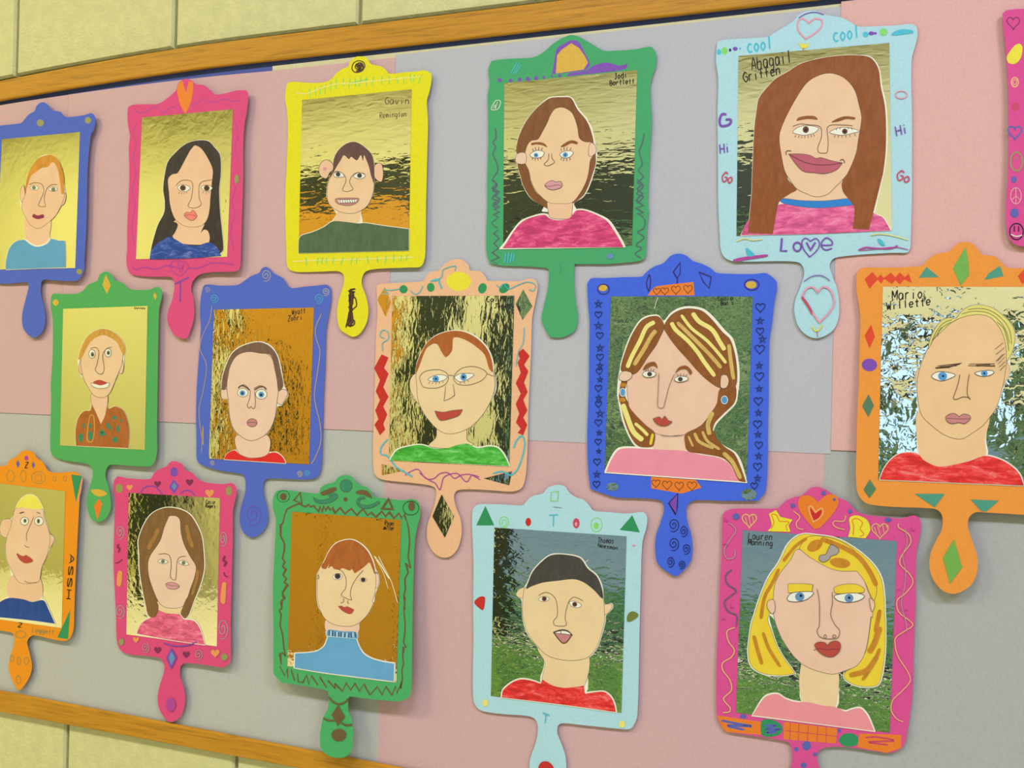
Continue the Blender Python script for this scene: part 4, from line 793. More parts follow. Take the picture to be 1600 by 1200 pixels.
ART2 = """
@ green paper mirror with gold diamonds and a thin portrait in a brown spotted shirt|78,424,254,816|2,9
P E frame green2 | 78,262* 95,235 160,238 240,235 280,215 310,180 365,155 385,115 420,97 455,112 480,150 530,170 565,205 640,212 700,208 740,192 770,210 772,255 755,330 750,500 745,800 742,1050 J:742,380 740,480 715,545 680,555 560,550 450,545 425,575 420,620 440,690 455,800 430,870 390,900 340,890 308,830 305,760 320,690 340,610 330,560 290,535 180,520 100,495 75,450 78,250 80,120 E:78,800 90,600 90,400 78,320
G E mirror_sheet 1,1,0.5,0.5,7 | 155,330 682,312 J:665,452 J:135,424
P E portrait cream | 248,642 265,580 300,510 350,470 405,455 460,470 510,510 540,570 535,640 532,690 520,735 500,735 480,780 450,850 430,880 430,960 390,1060 335,960 330,860 310,820 280,760 262,740 252,700 / J:235,425* 232,330 250,250 285,210 325,205 333,165* 390,290 430,165* 440,195 480,180 530,205 560,280 568,350 560,442*
P E ear skin1 o2.5 | 268,650 252,690 258,730 272,742
+P E ear skin1 o2.5 | 520,640 534,690 522,735 505,730
P E neck skin1 o2 | 335,850 425,850 430,940 400,1050 385,1052 335,940
P E face skin2 o2.5 | 265,680 268,630 290,570 330,510 400,480 460,500 510,550 528,610 520,680 505,720 480,780 450,850 420,880 385,885 345,870 310,820 280,760
P E hair tan | 248,642 265,580 300,510 350,470 405,455 460,470 510,510 540,570 535,622 520,600 490,540 440,505 400,495 350,515 310,560 280,620 262,647
P J shirt bshirt | 235,425* 232,330 250,250 285,210 325,205 333,165* 360,220 390,292* 415,240 430,165* 440,195 480,180 530,205 560,280 568,350 560,440*
C J shirt_stripe tan w6 | 312,290 305,390 335,400 350,330 345,240 325,235
E J shirt_spot teal2 | 265,375,14,28 282,300,7,15 322,300,9,18 325,362,14,30 400,352,20,14 398,338,12,14 475,250,13,13 515,268,8,9 440,305,11,24,-30 497,320,9,24 480,388,17,18
E E eye eye o3 | 335,612,20,27 435,605,20,26
E E iris irisg | 338,615,11,15 437,605,10,14
E E pupil pen | 338,617,5,6 438,606,5,6
S E pencil_line pencil w3 | 325,578 360,572 378,600 365,680 355,710 375,735 400,735 411,700 402,620 425,580 458,570
P E teeth white o2.5 | 328,795 380,802 440,793 432,820 385,828 345,818
P E mouth rlip | 342,790 375,775 402,780 428,795 385,808
>mirror_sheet
T E handwritten_name pen w4 | 596,330 602,320 604,332 612,322 618,332 626,322 634,330 642,322 648,332 656,322 662,332 670,322
>frame
G E gold_diamond gilt | 422,115 452,185 427,238 400,180
P E gold_diamond gilt | 108,270 128,290 108,312 88,290
G E gold_diamond gilt | 727,225 740,250 732,275 717,250
P J gold_leaf gilt | 328,705 380,698 428,722 400,742 360,738
G J orange_diamond oran | 378,755 400,790 370,890 345,805

@ blue paper mirror with white spirals and a stern short-haired portrait in red|308,416,520,840|3,2
P E frame blue | 1012,290* 1020,230 1035,185 1070,178 1130,185 1240,182 1280,160 1330,125 1380,105 1395,80 1420,68 1445,80 1475,110 1530,140 G:215,678 300,672 380,665 440,660 468,685 470,760 455,850 440,940 435,1050 432,1180 K:903,120 900,250 895,400 890,540 870,615 820,635 720,635 600,630 545,635 525,670 530,740 550,820 553,900 520,965 455,1000 400,965 380,900 385,820 410,730 415,660 400,610 350,595 250,580 140,545 110,510 108,400 105,250 E:990,820 1005,600 1015,450 1010,370
G E mirror_sheet 1.5,0.7,1.1,2.2,8 | 1098,335 G:362,802 K:812,542 K:185,507
P E portrait white | 1142,840 1148,760 1172,680 1208,608 1268,562 1370,535 1444,556 1494,618 1520,720 1535,812 1560,860 1540,902 1520,932 1492,940 1480,1000 1450,1080 1400,1135 1330,1158 1270,1132 1220,1080 1195,1000 1185,900 1150,892 / K:280,512* 300,475 345,453 365,460 362,360 550,360 558,460 610,466 652,500 667,537*
P E ear skin3 o3 | 1150,820 1182,840 1192,890 1165,895 1145,890 1140,850
+P E ear skin3 o3 | 1505,840 1545,835 1558,860 1540,900 1520,930 1492,915 1492,880
P K neck skin3 o2.5 | 360,360 552,360 560,470 500,500 420,497 365,462
P E face skin3 o3 | 1178,830 1185,720 1210,650 1250,610 1330,595 1410,605 1460,640 1480,720 1500,820 1490,920 1480,1000 1450,1080 1400,1130 1330,1155 1270,1130 1220,1080 1195,1000 1187,900
P E hair umber | 1145,832 1150,760 1175,680 1210,610 1270,565 1370,538 1440,560 1490,620 1515,720 1530,812 1500,846 1490,780 1475,700 1450,620 1390,610 1310,600 1240,625 1200,690 1185,760 1170,832
P K shirt red | 280,510* 300,475 345,455 380,482 440,504 520,497 565,472 610,470 650,502 665,535*
E J eye eye o3 | 1277,94,33,27 1393,104,36,30
E J iris irisb | 1275,97,17 1393,106,18
E J pupil bpen | 1275,98,7 1392,108,8
S J eyebrow pencil w8 | 1248,66 1270,50 1300,62 1322,80
+S J eyebrow pencil w8 | 1350,78 1380,60 1408,58 1424,76
+S J eyebrow pencil w3 | 1250,60 1285,44 1320,74
+S J eyebrow pencil w3 | 1345,70 1385,50 1425,66
S J pencil_line pencil w3 | 1325,80 1320,130 1305,175 1318,192 1328,180 1340,194 1352,186 1356,150 1350,85
E J mouth clip o3 | 1335,282,31,25
S J mouth_line pencil w3 | 1306,284 1335,278 1364,284
>mirror_sheet
X G handwritten_name cocoa w4 | Wyatt 225,848 315,836 34
+X G handwritten_name cocoa w4 | Zohri 200,888 295,878 34
>frame
W G white_spiral silver w5 | 62,600,34,40
W G white_spiral silver w5 | 435,703,26,26
W E white_spiral silver w3 | 1055,208,20,18
W E blue_spiral cyan w3 | 1097,265,30,30
W G blue_spiral cyan w3 | 390,745,32,34
W K white_spiral silver w4 | 205,533,17,17
W K white_spiral silver w5 | 752,600,20,20
W K blue_spiral cyan w3 | 797,595,20,18
W K violet_spiral vio w3 | 460,855,60,75
S E gold_wave gilt w3 | 1085,310 1070,400 1025,500 1010,580 1050,680 1032,830 1005,950 1010,1050 1030,1180 K:148,300 K:140,470
S G gold_wave gilt w4 | 410,840 372,930 375,990 400,1080 K:845,100 855,180 880,290 885,400 850,500 825,540

@ peach paper mirror with a yellow oval, red zigzags and a portrait wearing glasses|588,404,842,872|2,2
P F frame peach | 112,205* 120,180 170,172 300,165 400,158 415,140 445,100 500,90 545,45 600,20 650,25 690,60 700,90 760,95 795,130 810,155 900,155 1000,158 1080,140 1115,165 1120,210 1105,290 1085,400 1080,600 1070,800 1062,980 L:1060,300 1055,450 1045,580 1020,650 960,672 840,665 700,658 620,665 598,700 610,770 640,850 645,940 620,1030 570,1080 510,1080 460,1040 430,970 432,880 460,800 480,730 485,660 450,635 350,620 200,605 130,590 98,550 92,400 95,250 F:100,900 105,700 110,500 120,350
G F mirror_sheet 1.5,0.6,0.6,1.8,9 | 212,250 975,248 L:943,517 L:190,480
P F portrait white | 322,800 330,765 360,735 365,670 395,600 430,540 490,493 570,468 640,466 705,486 766,526 816,588 842,660 846,725 860,770 860,830 845,870 820,920 770,1000 700,1070 L:665,290 L:680,360 L:720,390 L:560,410 L:440,395 L:490,330 L:490,280 F:420,1000 375,915 345,885 / L:195,474* 236,410 310,386 390,376 470,396 550,396 620,376 680,368 740,394 820,384 876,396 918,446 948,514*
P L neck skin5 o2.5 | 500,270 665,270 680,350 720,380 560,402 440,388 485,335
P F ear skin5 o2.5 | 360,735 325,770 322,830 345,880 378,920 372,800
+P F ear skin5 o2.5 | 832,725 856,760 856,830 838,865
P F face skin5 o2.5 | 360,740 375,660 420,580 500,530 600,500 700,530 780,590 830,680 850,760 848,840 820,920 770,1000 700,1070 620,1105 550,1110 490,1080 420,1000 375,910 365,820
P F hair rust | 358,735 365,670 395,600 430,540 490,495 570,470 640,470 700,490 760,530 810,590 835,660 840,725 815,700 790,620 740,570 680,530 620,508 592,515 585,590 548,632 520,600 490,550 440,560 410,610 380,690
P L shirt kelly | 198,476* 240,415 310,391 390,381 470,402 550,402 620,381 680,373 740,400 820,390 872,402 912,450 943,513*
P F eye eye o3 | 435,772 480,745 520,742 555,755 530,778 480,787
+P F eye eye o3 | 602,755 640,735 722,738 690,768 640,787 610,772
E F iris irisb | 483,768,20,20 657,757,20,22
E F pupil bpen | 484,768,6 656,757,8
I F eyelash pencil w3 | 445,788 440,798 465,791 462,800 485,792 485,802 505,788 508,798 525,782 532,792 640,788 636,798 660,784 664,796 680,776 688,786
C F glasses_line pencil w3 | 385,750 420,720 500,710 550,730 562,765 545,800 490,825 410,820 388,785
+C F glasses_line pencil w3 | 595,758 640,705 710,690 770,705 802,735 770,778 690,806 620,800
+S F glasses_line pencil w3 | 562,745 595,748
+S F glasses_line pencil w3 | 802,735 845,752
T F pencil_line pencil w3 | 545,810 540,860 535,906 570,892 602,870 592,800
P F mouth rlip o2.5 | 478,968* 530,976 590,965 650,960* 630,995 580,1015 515,1028 490,1000
>mirror_sheet
X F handwritten_name pen w5 | Collin 798,288 960,282 34
+X F handwritten_name pen w5 | Jones 850,326 960,322 28
>frame
E F yellow_oval lem2 | 627,158,77,60
E F green_oval egreen | 282,208,26,26
E F green_oval egreen | 452,196,24,28
E F green_oval egreen | 775,202,26,33,20
E F green_oval egreen | 912,202,36,26,-40
G F foil_diamond foil | 165,195 205,290 170,380 118,270
G F foil_diamond foil | 1030,208 1087,315 1025,400 983,300
G F red_zigzag scar | 145,615 188,635 160,700 188,735 155,820 188,880 155,940 180,990 155,1050 168,1085 135,1120 100,1055 125,1020 105,965 135,900 108,845 135,775 98,700
G F red_zigzag scar | 1030,580 1070,625 1035,680 1062,720 1035,790 1058,850 1030,900 1056,965 1030,1010 1055,1055 1030,1120 995,1105 1015,1080 985,1040 1005,985 983,925 1015,860 983,795 1015,730 995,665 1010,640 995,605
G L foil_triangle foil | 145,500 290,540 147,570
G L foil_triangle foil | 785,590 960,545 942,633
G L foil_diamond foil | 520,690 598,828 540,960 462,828
S L purple_squiggle vio2 w6 | 290,572 330,545 375,535 420,590 470,592 510,560 560,555 600,590 640,570 700,565 762,600
+S L purple_squiggle vio2 w6 | 380,555 440,600 480,620 510,660 530,590 560,568 620,560 675,612 710,570 755,582
S L blue_squiggle cyan w9 | 185,345 145,390 140,435 180,450 240,520 340,580
S L blue_squiggle cyan w9 | 840,560 900,547 950,570 990,540 1020,470 1040,380 1025,325 990,350 970,402
S F blue_squiggle cyan w5 | 150,235 185,235 165,210 200,215 260,205
+S F blue_squiggle cyan w5 | 325,215 355,240 385,222 402,185
+S F blue_squiggle cyan w10 | 450,158 500,145 505,165 522,205
+S F blue_squiggle cyan w5 | 475,160 520,130 530,85 605,62 600,95
+S F blue_squiggle cyan w5 | 860,180 890,200 905,175 940,205 1000,180 1060,162 1105,180 1095,218 1065,208
+S F blue_squiggle cyan w5 | 1035,445 1030,540 1000,600 985,690
+S F blue_squiggle cyan w5 | 152,595 150,545 185,520 185,478 150,463 135,500 165,515

@ royal blue paper mirror with orange heart bands and a two-tone streaked hair portrait|918,396,1214,900|2,3
P M frame dblue | 70,255* 95,220 180,218 300,212 410,208 440,180 490,145 545,125 590,80 640,65 690,78 730,110 790,130 840,155 880,185 1000,192 1120,192 1190,188 1250,235 1257,280 1240,370 1225,500 1210,600 1205,800 1205,940 N:1283,60 1280,200 1278,400 1265,590 1215,650* 1000,650 860,645 800,655 770,700 775,770 800,860 808,960 790,1040 715,1118 665,1105 590,1040 575,950 580,870 610,780 630,710 620,660 580,640 450,632 330,628 250,605 170,575* 155,450 150,250 155,80 M:80,900 82,700 85,500 75,380
G M mirror_sheet 0.8,1.0,1.1,1.0,10 | 218,332 1105,333 N:1148,535 N:258,475
P M portrait white | 265,840 275,790 283,740 314,640 344,570 396,486 448,455 512,450 548,486 596,434 658,402 722,396 798,412 858,462 930,545 980,598 1008,700 1020,800 1018,880 1012,930 996,1004 936,1066 880,1125 N:940,210 955,265 1010,310 1080,352 1120,430 1148,538* 1095,520 900,360 470,316 415,255 372,150 352,60 340,0 M:258,950 / N:258,474* 294,388 336,326 400,312 760,330 1030,405 1090,480 1140,536*
P N neck skin3 | 560,200 770,200 765,335 565,325
P N shirt bubble | 268,470* 302,392 344,334 402,321 560,328 760,338 860,362 960,378 1030,412 1080,482 1128,530*
P M face skin7 o2.5 | 320,850 350,790 450,680 550,540 620,620 700,700 790,800 900,880 900,960 860,1050 800,1120 N:860,180 760,235 660,245 560,220 470,150 420,80 M:325,980
P M hair chest o2 | 280,792 288,740 322,640 352,570 402,492 452,462 510,457 543,490 550,532 530,580 500,640 450,710 390,800 345,822 290,800
+P M hair chest o2 | 550,530 562,492 602,444 662,414 720,409 788,424 846,474 914,554 964,604 994,700 1006,800 1004,872 985,905 905,905 860,885 780,820 700,730 620,640 570,570
P M hair_lock chest | 900,910 985,880 1003,930 988,1000 928,1060 870,1120 855,1170 N:945,215 962,262 1012,314 1068,354 1106,430 1142,532* 1097,522 1050,430 990,380 860,355 780,340 760,290 765,230 860,180 930,90 960,40
P M hair_lock chest | 285,860 318,860 302,940 328,1000 N:410,60 450,110 520,180 572,225 567,300 545,315 470,308 422,250 382,150 362,60 348,0 M:268,950
S M highlight lemon w26 | 492,492 440,525 400,610 350,705 320,778
S M highlight sand w26 | 500,545 470,582 420,670 362,762
S M highlight lemon w26 | 595,495 622,540 700,610 760,680 800,740 868,832
S M highlight sand w24 | 632,494 720,580 830,690 908,780
S M highlight lemon w20 | 658,448 720,530 820,610 900,700 938,750
S M highlight lemon w28 | 728,435 770,490 850,540 900,620 930,668
S M highlight sand w24 | 955,632 965,720 985,852
S N highlight lemon w32 | 372,45 402,130 440,220 498,272
S N highlight lemon w20 | 448,165 495,205 530,242
S N highlight gold w18 | 560,230 545,300
S N highlight sand w28 | 935,95 905,170 915,238
S N highlight sand w20 | 820,225 850,280 940,322
S N highlight sand w14 | 782,245 812,312
S N highlight sand w18 | 870,215 900,275 980,330
S N highlight sand w26 | 1000,350 1060,410 1108,512
P M ear skin3 o2.5 | 268,835 295,800 345,810 345,840 310,862 275,855
+P M ear skin3 o2.5 | 908,830 940,825 955,860 940,902 905,900
E M earring irisb o4 cwhite | 292,932,17,26
E M earring irisb o4 cwhite | 928,980,20,25
E M earring_bead ochre | 294,886,19,13 290,980,22,14
P M eyebrow chest | 418,792 440,755 490,742 510,780 480,764 445,782
+P M eyebrow chest | 620,812 645,775 690,766 724,800 714,822 690,788 650,790
P M eye eye o3 | 415,820 440,800 497,808 488,832 440,838
+P M eye eye o3 | 615,852 640,832 697,838 692,858 640,868
E M iris irisd | 460,818,15,14 652,850,15,14
I M eyelash pencil w3 | 440,800 432,785 452,798 450,780 468,798 470,780 482,800 488,785 640,832 630,815 655,830 652,812 672,830 675,815 686,832 695,818
S M pencil_line pencil w3 | 518,812 515,900 510,1000 515,1025 545,1028 560,980 580,900 615,818
P N mouth rlip o2 | 560,138* 600,125 618,140 635,120 655,146 682,155* 650,178 610,180 580,165
S N chin_line pencil w3 | 610,240 660,246 755,238
>mirror_sheet
X M handwritten_name pen w4 | Sonia 885,362 985,356 28
+X M handwritten_name pen w4 | Banks 905,388 990,384 24
T M scratch white w3 | 512,338 498,380 490,410
>frame
P M orange_band oran | 448,326* 480,285 510,268 735,242* 740,326*
+V M orange_band cocoa w4 | 505,300,22 555,298,24 625,290,28 700,285,28
G N orange_band oran | 550,500 830,520 865,568 740,605 550,572
+V N orange_band cocoa w4 | 580,540,26 650,550,30 725,556,28 805,555,30
E M gold_dot gilt | 168,280,28,20
O M ring vpen w6 | 172,288,36,32
E M gold_dot gilt | 1095,260,34,23
O M ring vpen w6 | 1098,260,45,34
E N foil_dot foil | 308,562,38,26
E N foil_dot foil | 1160,610,48,36
C M pen_leaf vpen w6 | 458,195* 466,230 462,275 455,302* 440,250
+C M pen_leaf vpen w6 | 652,120* 650,190* 632,220* 608,180*
+T M pen_leaf vpen w6 | 634,218 632,252
+C M pen_leaf vpen w6 | 768,180* 845,210* 832,282* 795,240*
G N violet_leaf vio | 715,605 712,690 703,735 660,665
+C N violet_leaf bpen w6 | 715,605* 712,690* 703,735* 660,665*
W N pen_spiral bpen w4 | 690,800,38,46
W N pen_spiral bpen w4 | 752,838,28,38
W N pen_spiral bpen w4 | 690,918,38,46
W N pen_spiral bpen w4 | 768,950,28,36
W N pen_spiral bpen w4 | 670,1030,28,36
W N pen_spiral bpen w4 | 740,1048,26,28
K M pen_stars bpen w4 | 140,380,26 140,515,28 150,655,26 150,765,22 150,852,20 142,968,24 150,1065,28 N:225,225,20 222,340,18 210,485,24
V M pen_hearts bpen w4 | 140,445,22 148,575,22 150,710,22 145,800,20 140,905,22 140,1005,20 140,1120,22 N:218,280,20 212,405,22 208,545,22
K M pen_stars bpen w4 | 1150,485,26 1165,600,26 1145,765,24 1145,910,24 1140,1060,24 N:1218,235,24 1222,370,24 1215,510,24
V M pen_hearts bpen w4 | 1152,400,30 1150,548,24 1148,660,30 1145,830,28 1140,985,26 1135,1130,26 N:1222,300,24 1215,435,26 1195,555,22

@ orange paper mirror with green diamonds and a blond frowning portrait, cut by the right edge|1338,378,1662,928|10,7,-6
P O frame orange | 105,345* 130,290 180,275 400,275 580,268 690,255 730,215 790,165 860,145 930,130 1000,65 1060,45 1130,55 1190,110 1230,160 1340,175 1400,230 1450,275 1600,280 1750,285 1930,275 1975,320 1965,420 1930,520 1925,900 P:1925,100 1915,800 Q:1900,380 1880,465 1600,450 1300,432 1195,430 1140,480 1135,560 1170,670 1210,800 1210,920 1170,1020 1100,1080 1010,1108 920,1080 850,1000 815,900 820,780 870,660 915,570 918,460 870,405 750,392 550,385 400,375 280,350 215,270 200,150 198,40 P:105,850 110,600 125,300 130,60 O:135,900 140,750 125,600 105,480
G O mirror_sheet 0.9,0.9,2.5,7.0,11 | 340,445 1790,448 Q:1740,222 Q:385,160
P P portrait white | O:660,1180 O:700,1090 O:745,1000 O:760,920 O:800,830 O:860,750 O:930,722 O:990,726 O:1040,668 O:1110,618 O:1200,603 O:1310,628 O:1400,688 O:1482,770 O:1522,860 O:1512,980 O:1475,1080 P:1475,130 1475,200 1430,275 1385,420 1340,520 1285,600 1258,780 1260,930 860,1040 660,920 655,560 640,290 630,240 632,180 / 308,1142* 348,1038 418,948 498,902 580,892 655,905 860,1010 1250,920 1385,950 1486,1006 1566,1086 1604,1196*
P P neck skin6 | 660,520 660,900 700,982 860,1032 1000,1012 1150,952 1256,925 1252,780 1280,560 1000,600
P P ear skin6 o3 | 1430,80 1470,130 1470,200 1430,270 1410,310
+P P ear skin6 o3 | 668,150 635,180 632,240 662,288
P P face skin6 o4 | O:665,1190 O:700,1090 O:760,960 O:850,850 O:950,770 O:1080,705 O:1200,685 O:1290,712 O:1370,795 O:1420,885 O:1445,1000 P:1445,90 1440,130 1420,260 1380,420 1340,520 1280,600 1230,660 1130,730 1050,775 970,770 880,735 780,660 690,570 655,450 645,280
P O hair blond o4 | 745,1002 760,920 800,830 860,750 930,722 990,728 1040,670 1110,620 1200,605 1310,630 1400,690 1480,770 1520,860 1510,980 1470,1080 1445,1107 1440,1000 1420,900 1380,810 1300,720 1200,695 1080,710 970,755 870,840 790,920
S O hair_line pencil w5 | 1040,690 1150,665 1280,680 1380,750 1440,840 1470,950
+S O hair_line pencil w5 | 1100,650 1200,640 1300,660 1400,730 1470,830 1490,960
+S O hair_line pencil w5 | 770,960 800,880 850,800 900,760 960,740
+S O hair_line pencil w5 | 830,890 845,830 900,790 950,760
+S O hair_line pencil w5 | 1360,760 1420,820 1450,920 1465,1020
+S O hair_line pencil w4 | 780,930 830,860 880,800
P P shirt red2 | 312,1138* 352,1040 422,950 500,906 580,897 655,912 700,962 780,1007 850,1024 950,1012 1100,977 1250,928 1380,957 1480,1012 1560,1092 1598,1192*
I P eyebrow cocoa w6 | 810,148 1020,112 830,125 1045,100 810,138 960,130 850,132 1000,122 880,118 1030,108 840,144 940,138
+I P eyebrow cocoa w5 | 1100,122 1345,128 1110,108 1340,105 1170,118 1300,112 1180,126 1340,120
P P eye eye o5 cpen | 775,215 820,180 900,178 988,205 930,240 860,258 800,240
+P P eye eye o5 cpen | 1160,190 1220,170 1310,165 1332,185 1290,210 1220,217
E P iris irisb | 873,216,40,38 1246,191,30,26
E P pupil bpen | 878,215,10 1246,191,9
S P pencil_line cocoa w5 | 1028,200 1015,270 990,350 970,412 1000,422 1050,402 1100,405 1120,425
+S P pencil_line cocoa w5 | 1112,195 1097,290 1095,380 1122,425
P P mouth clip o5 | 905,575 960,548 1000,560 1018,580* 1060,555 1110,565 1122,595 1070,640 1020,630 960,640 915,620
S P mouth_line cocoa w4 | 910,592 980,595 1050,598 1118,595
I P cheek_hatch cocoa w4 | 1350,85 1410,20 1370,105 1430,45 1380,135 1435,80 1385,165 1435,115 O:1340,1005 O:1415,945 O:1350,1050 O:1425,990 O:1365,1105 O:1430,1040
>mirror_sheet
X O handwritten_name pen w9 | Mario 425,570 710,545 90
+X O handwritten_name pen w9 | Willette 375,655 780,605 70
>frame
G O red_diamond scar2 | 175,378 245,312 300,375 220,465
G O red_diamond scar2 | 285,375 320,335 355,375 325,418
G O red_diamond scar2 | 345,370 410,320 465,375 420,422
G O red_diamond scar2 | 440,375 490,318 545,370 490,425
G O red_diamond scar2 | 520,375 570,328 600,412
G O red_diamond scar2 | 1545,350 1600,290 1660,350 1585,422
G O teal_triangle teal | 660,365 730,268 840,360
G O teal_triangle teal | 1245,385 1285,325 1385,258 1418,350
G O green_diamond grass | 1080,90 1105,230 1112,340 1035,438 965,280
G O red_diamond scar2 | 235,785 268,890 220,995 178,880
E P purple_oval vio | 220,115,68,56
G P green_diamond dgreen | 212,378 260,478 210,580 155,480
G Q green_diamond dgreen | 315,155 368,235 312,310 262,240
G Q teal_triangle teal | 690,275 940,275 855,388
G Q teal_triangle teal | 1155,322 1390,332 1290,420 1245,420
G Q green_diamond grass | 1015,655 1085,885 985,1025 925,810
"""
build_art(ART2)  # includes one thin white stroke laid on a mirror sheet

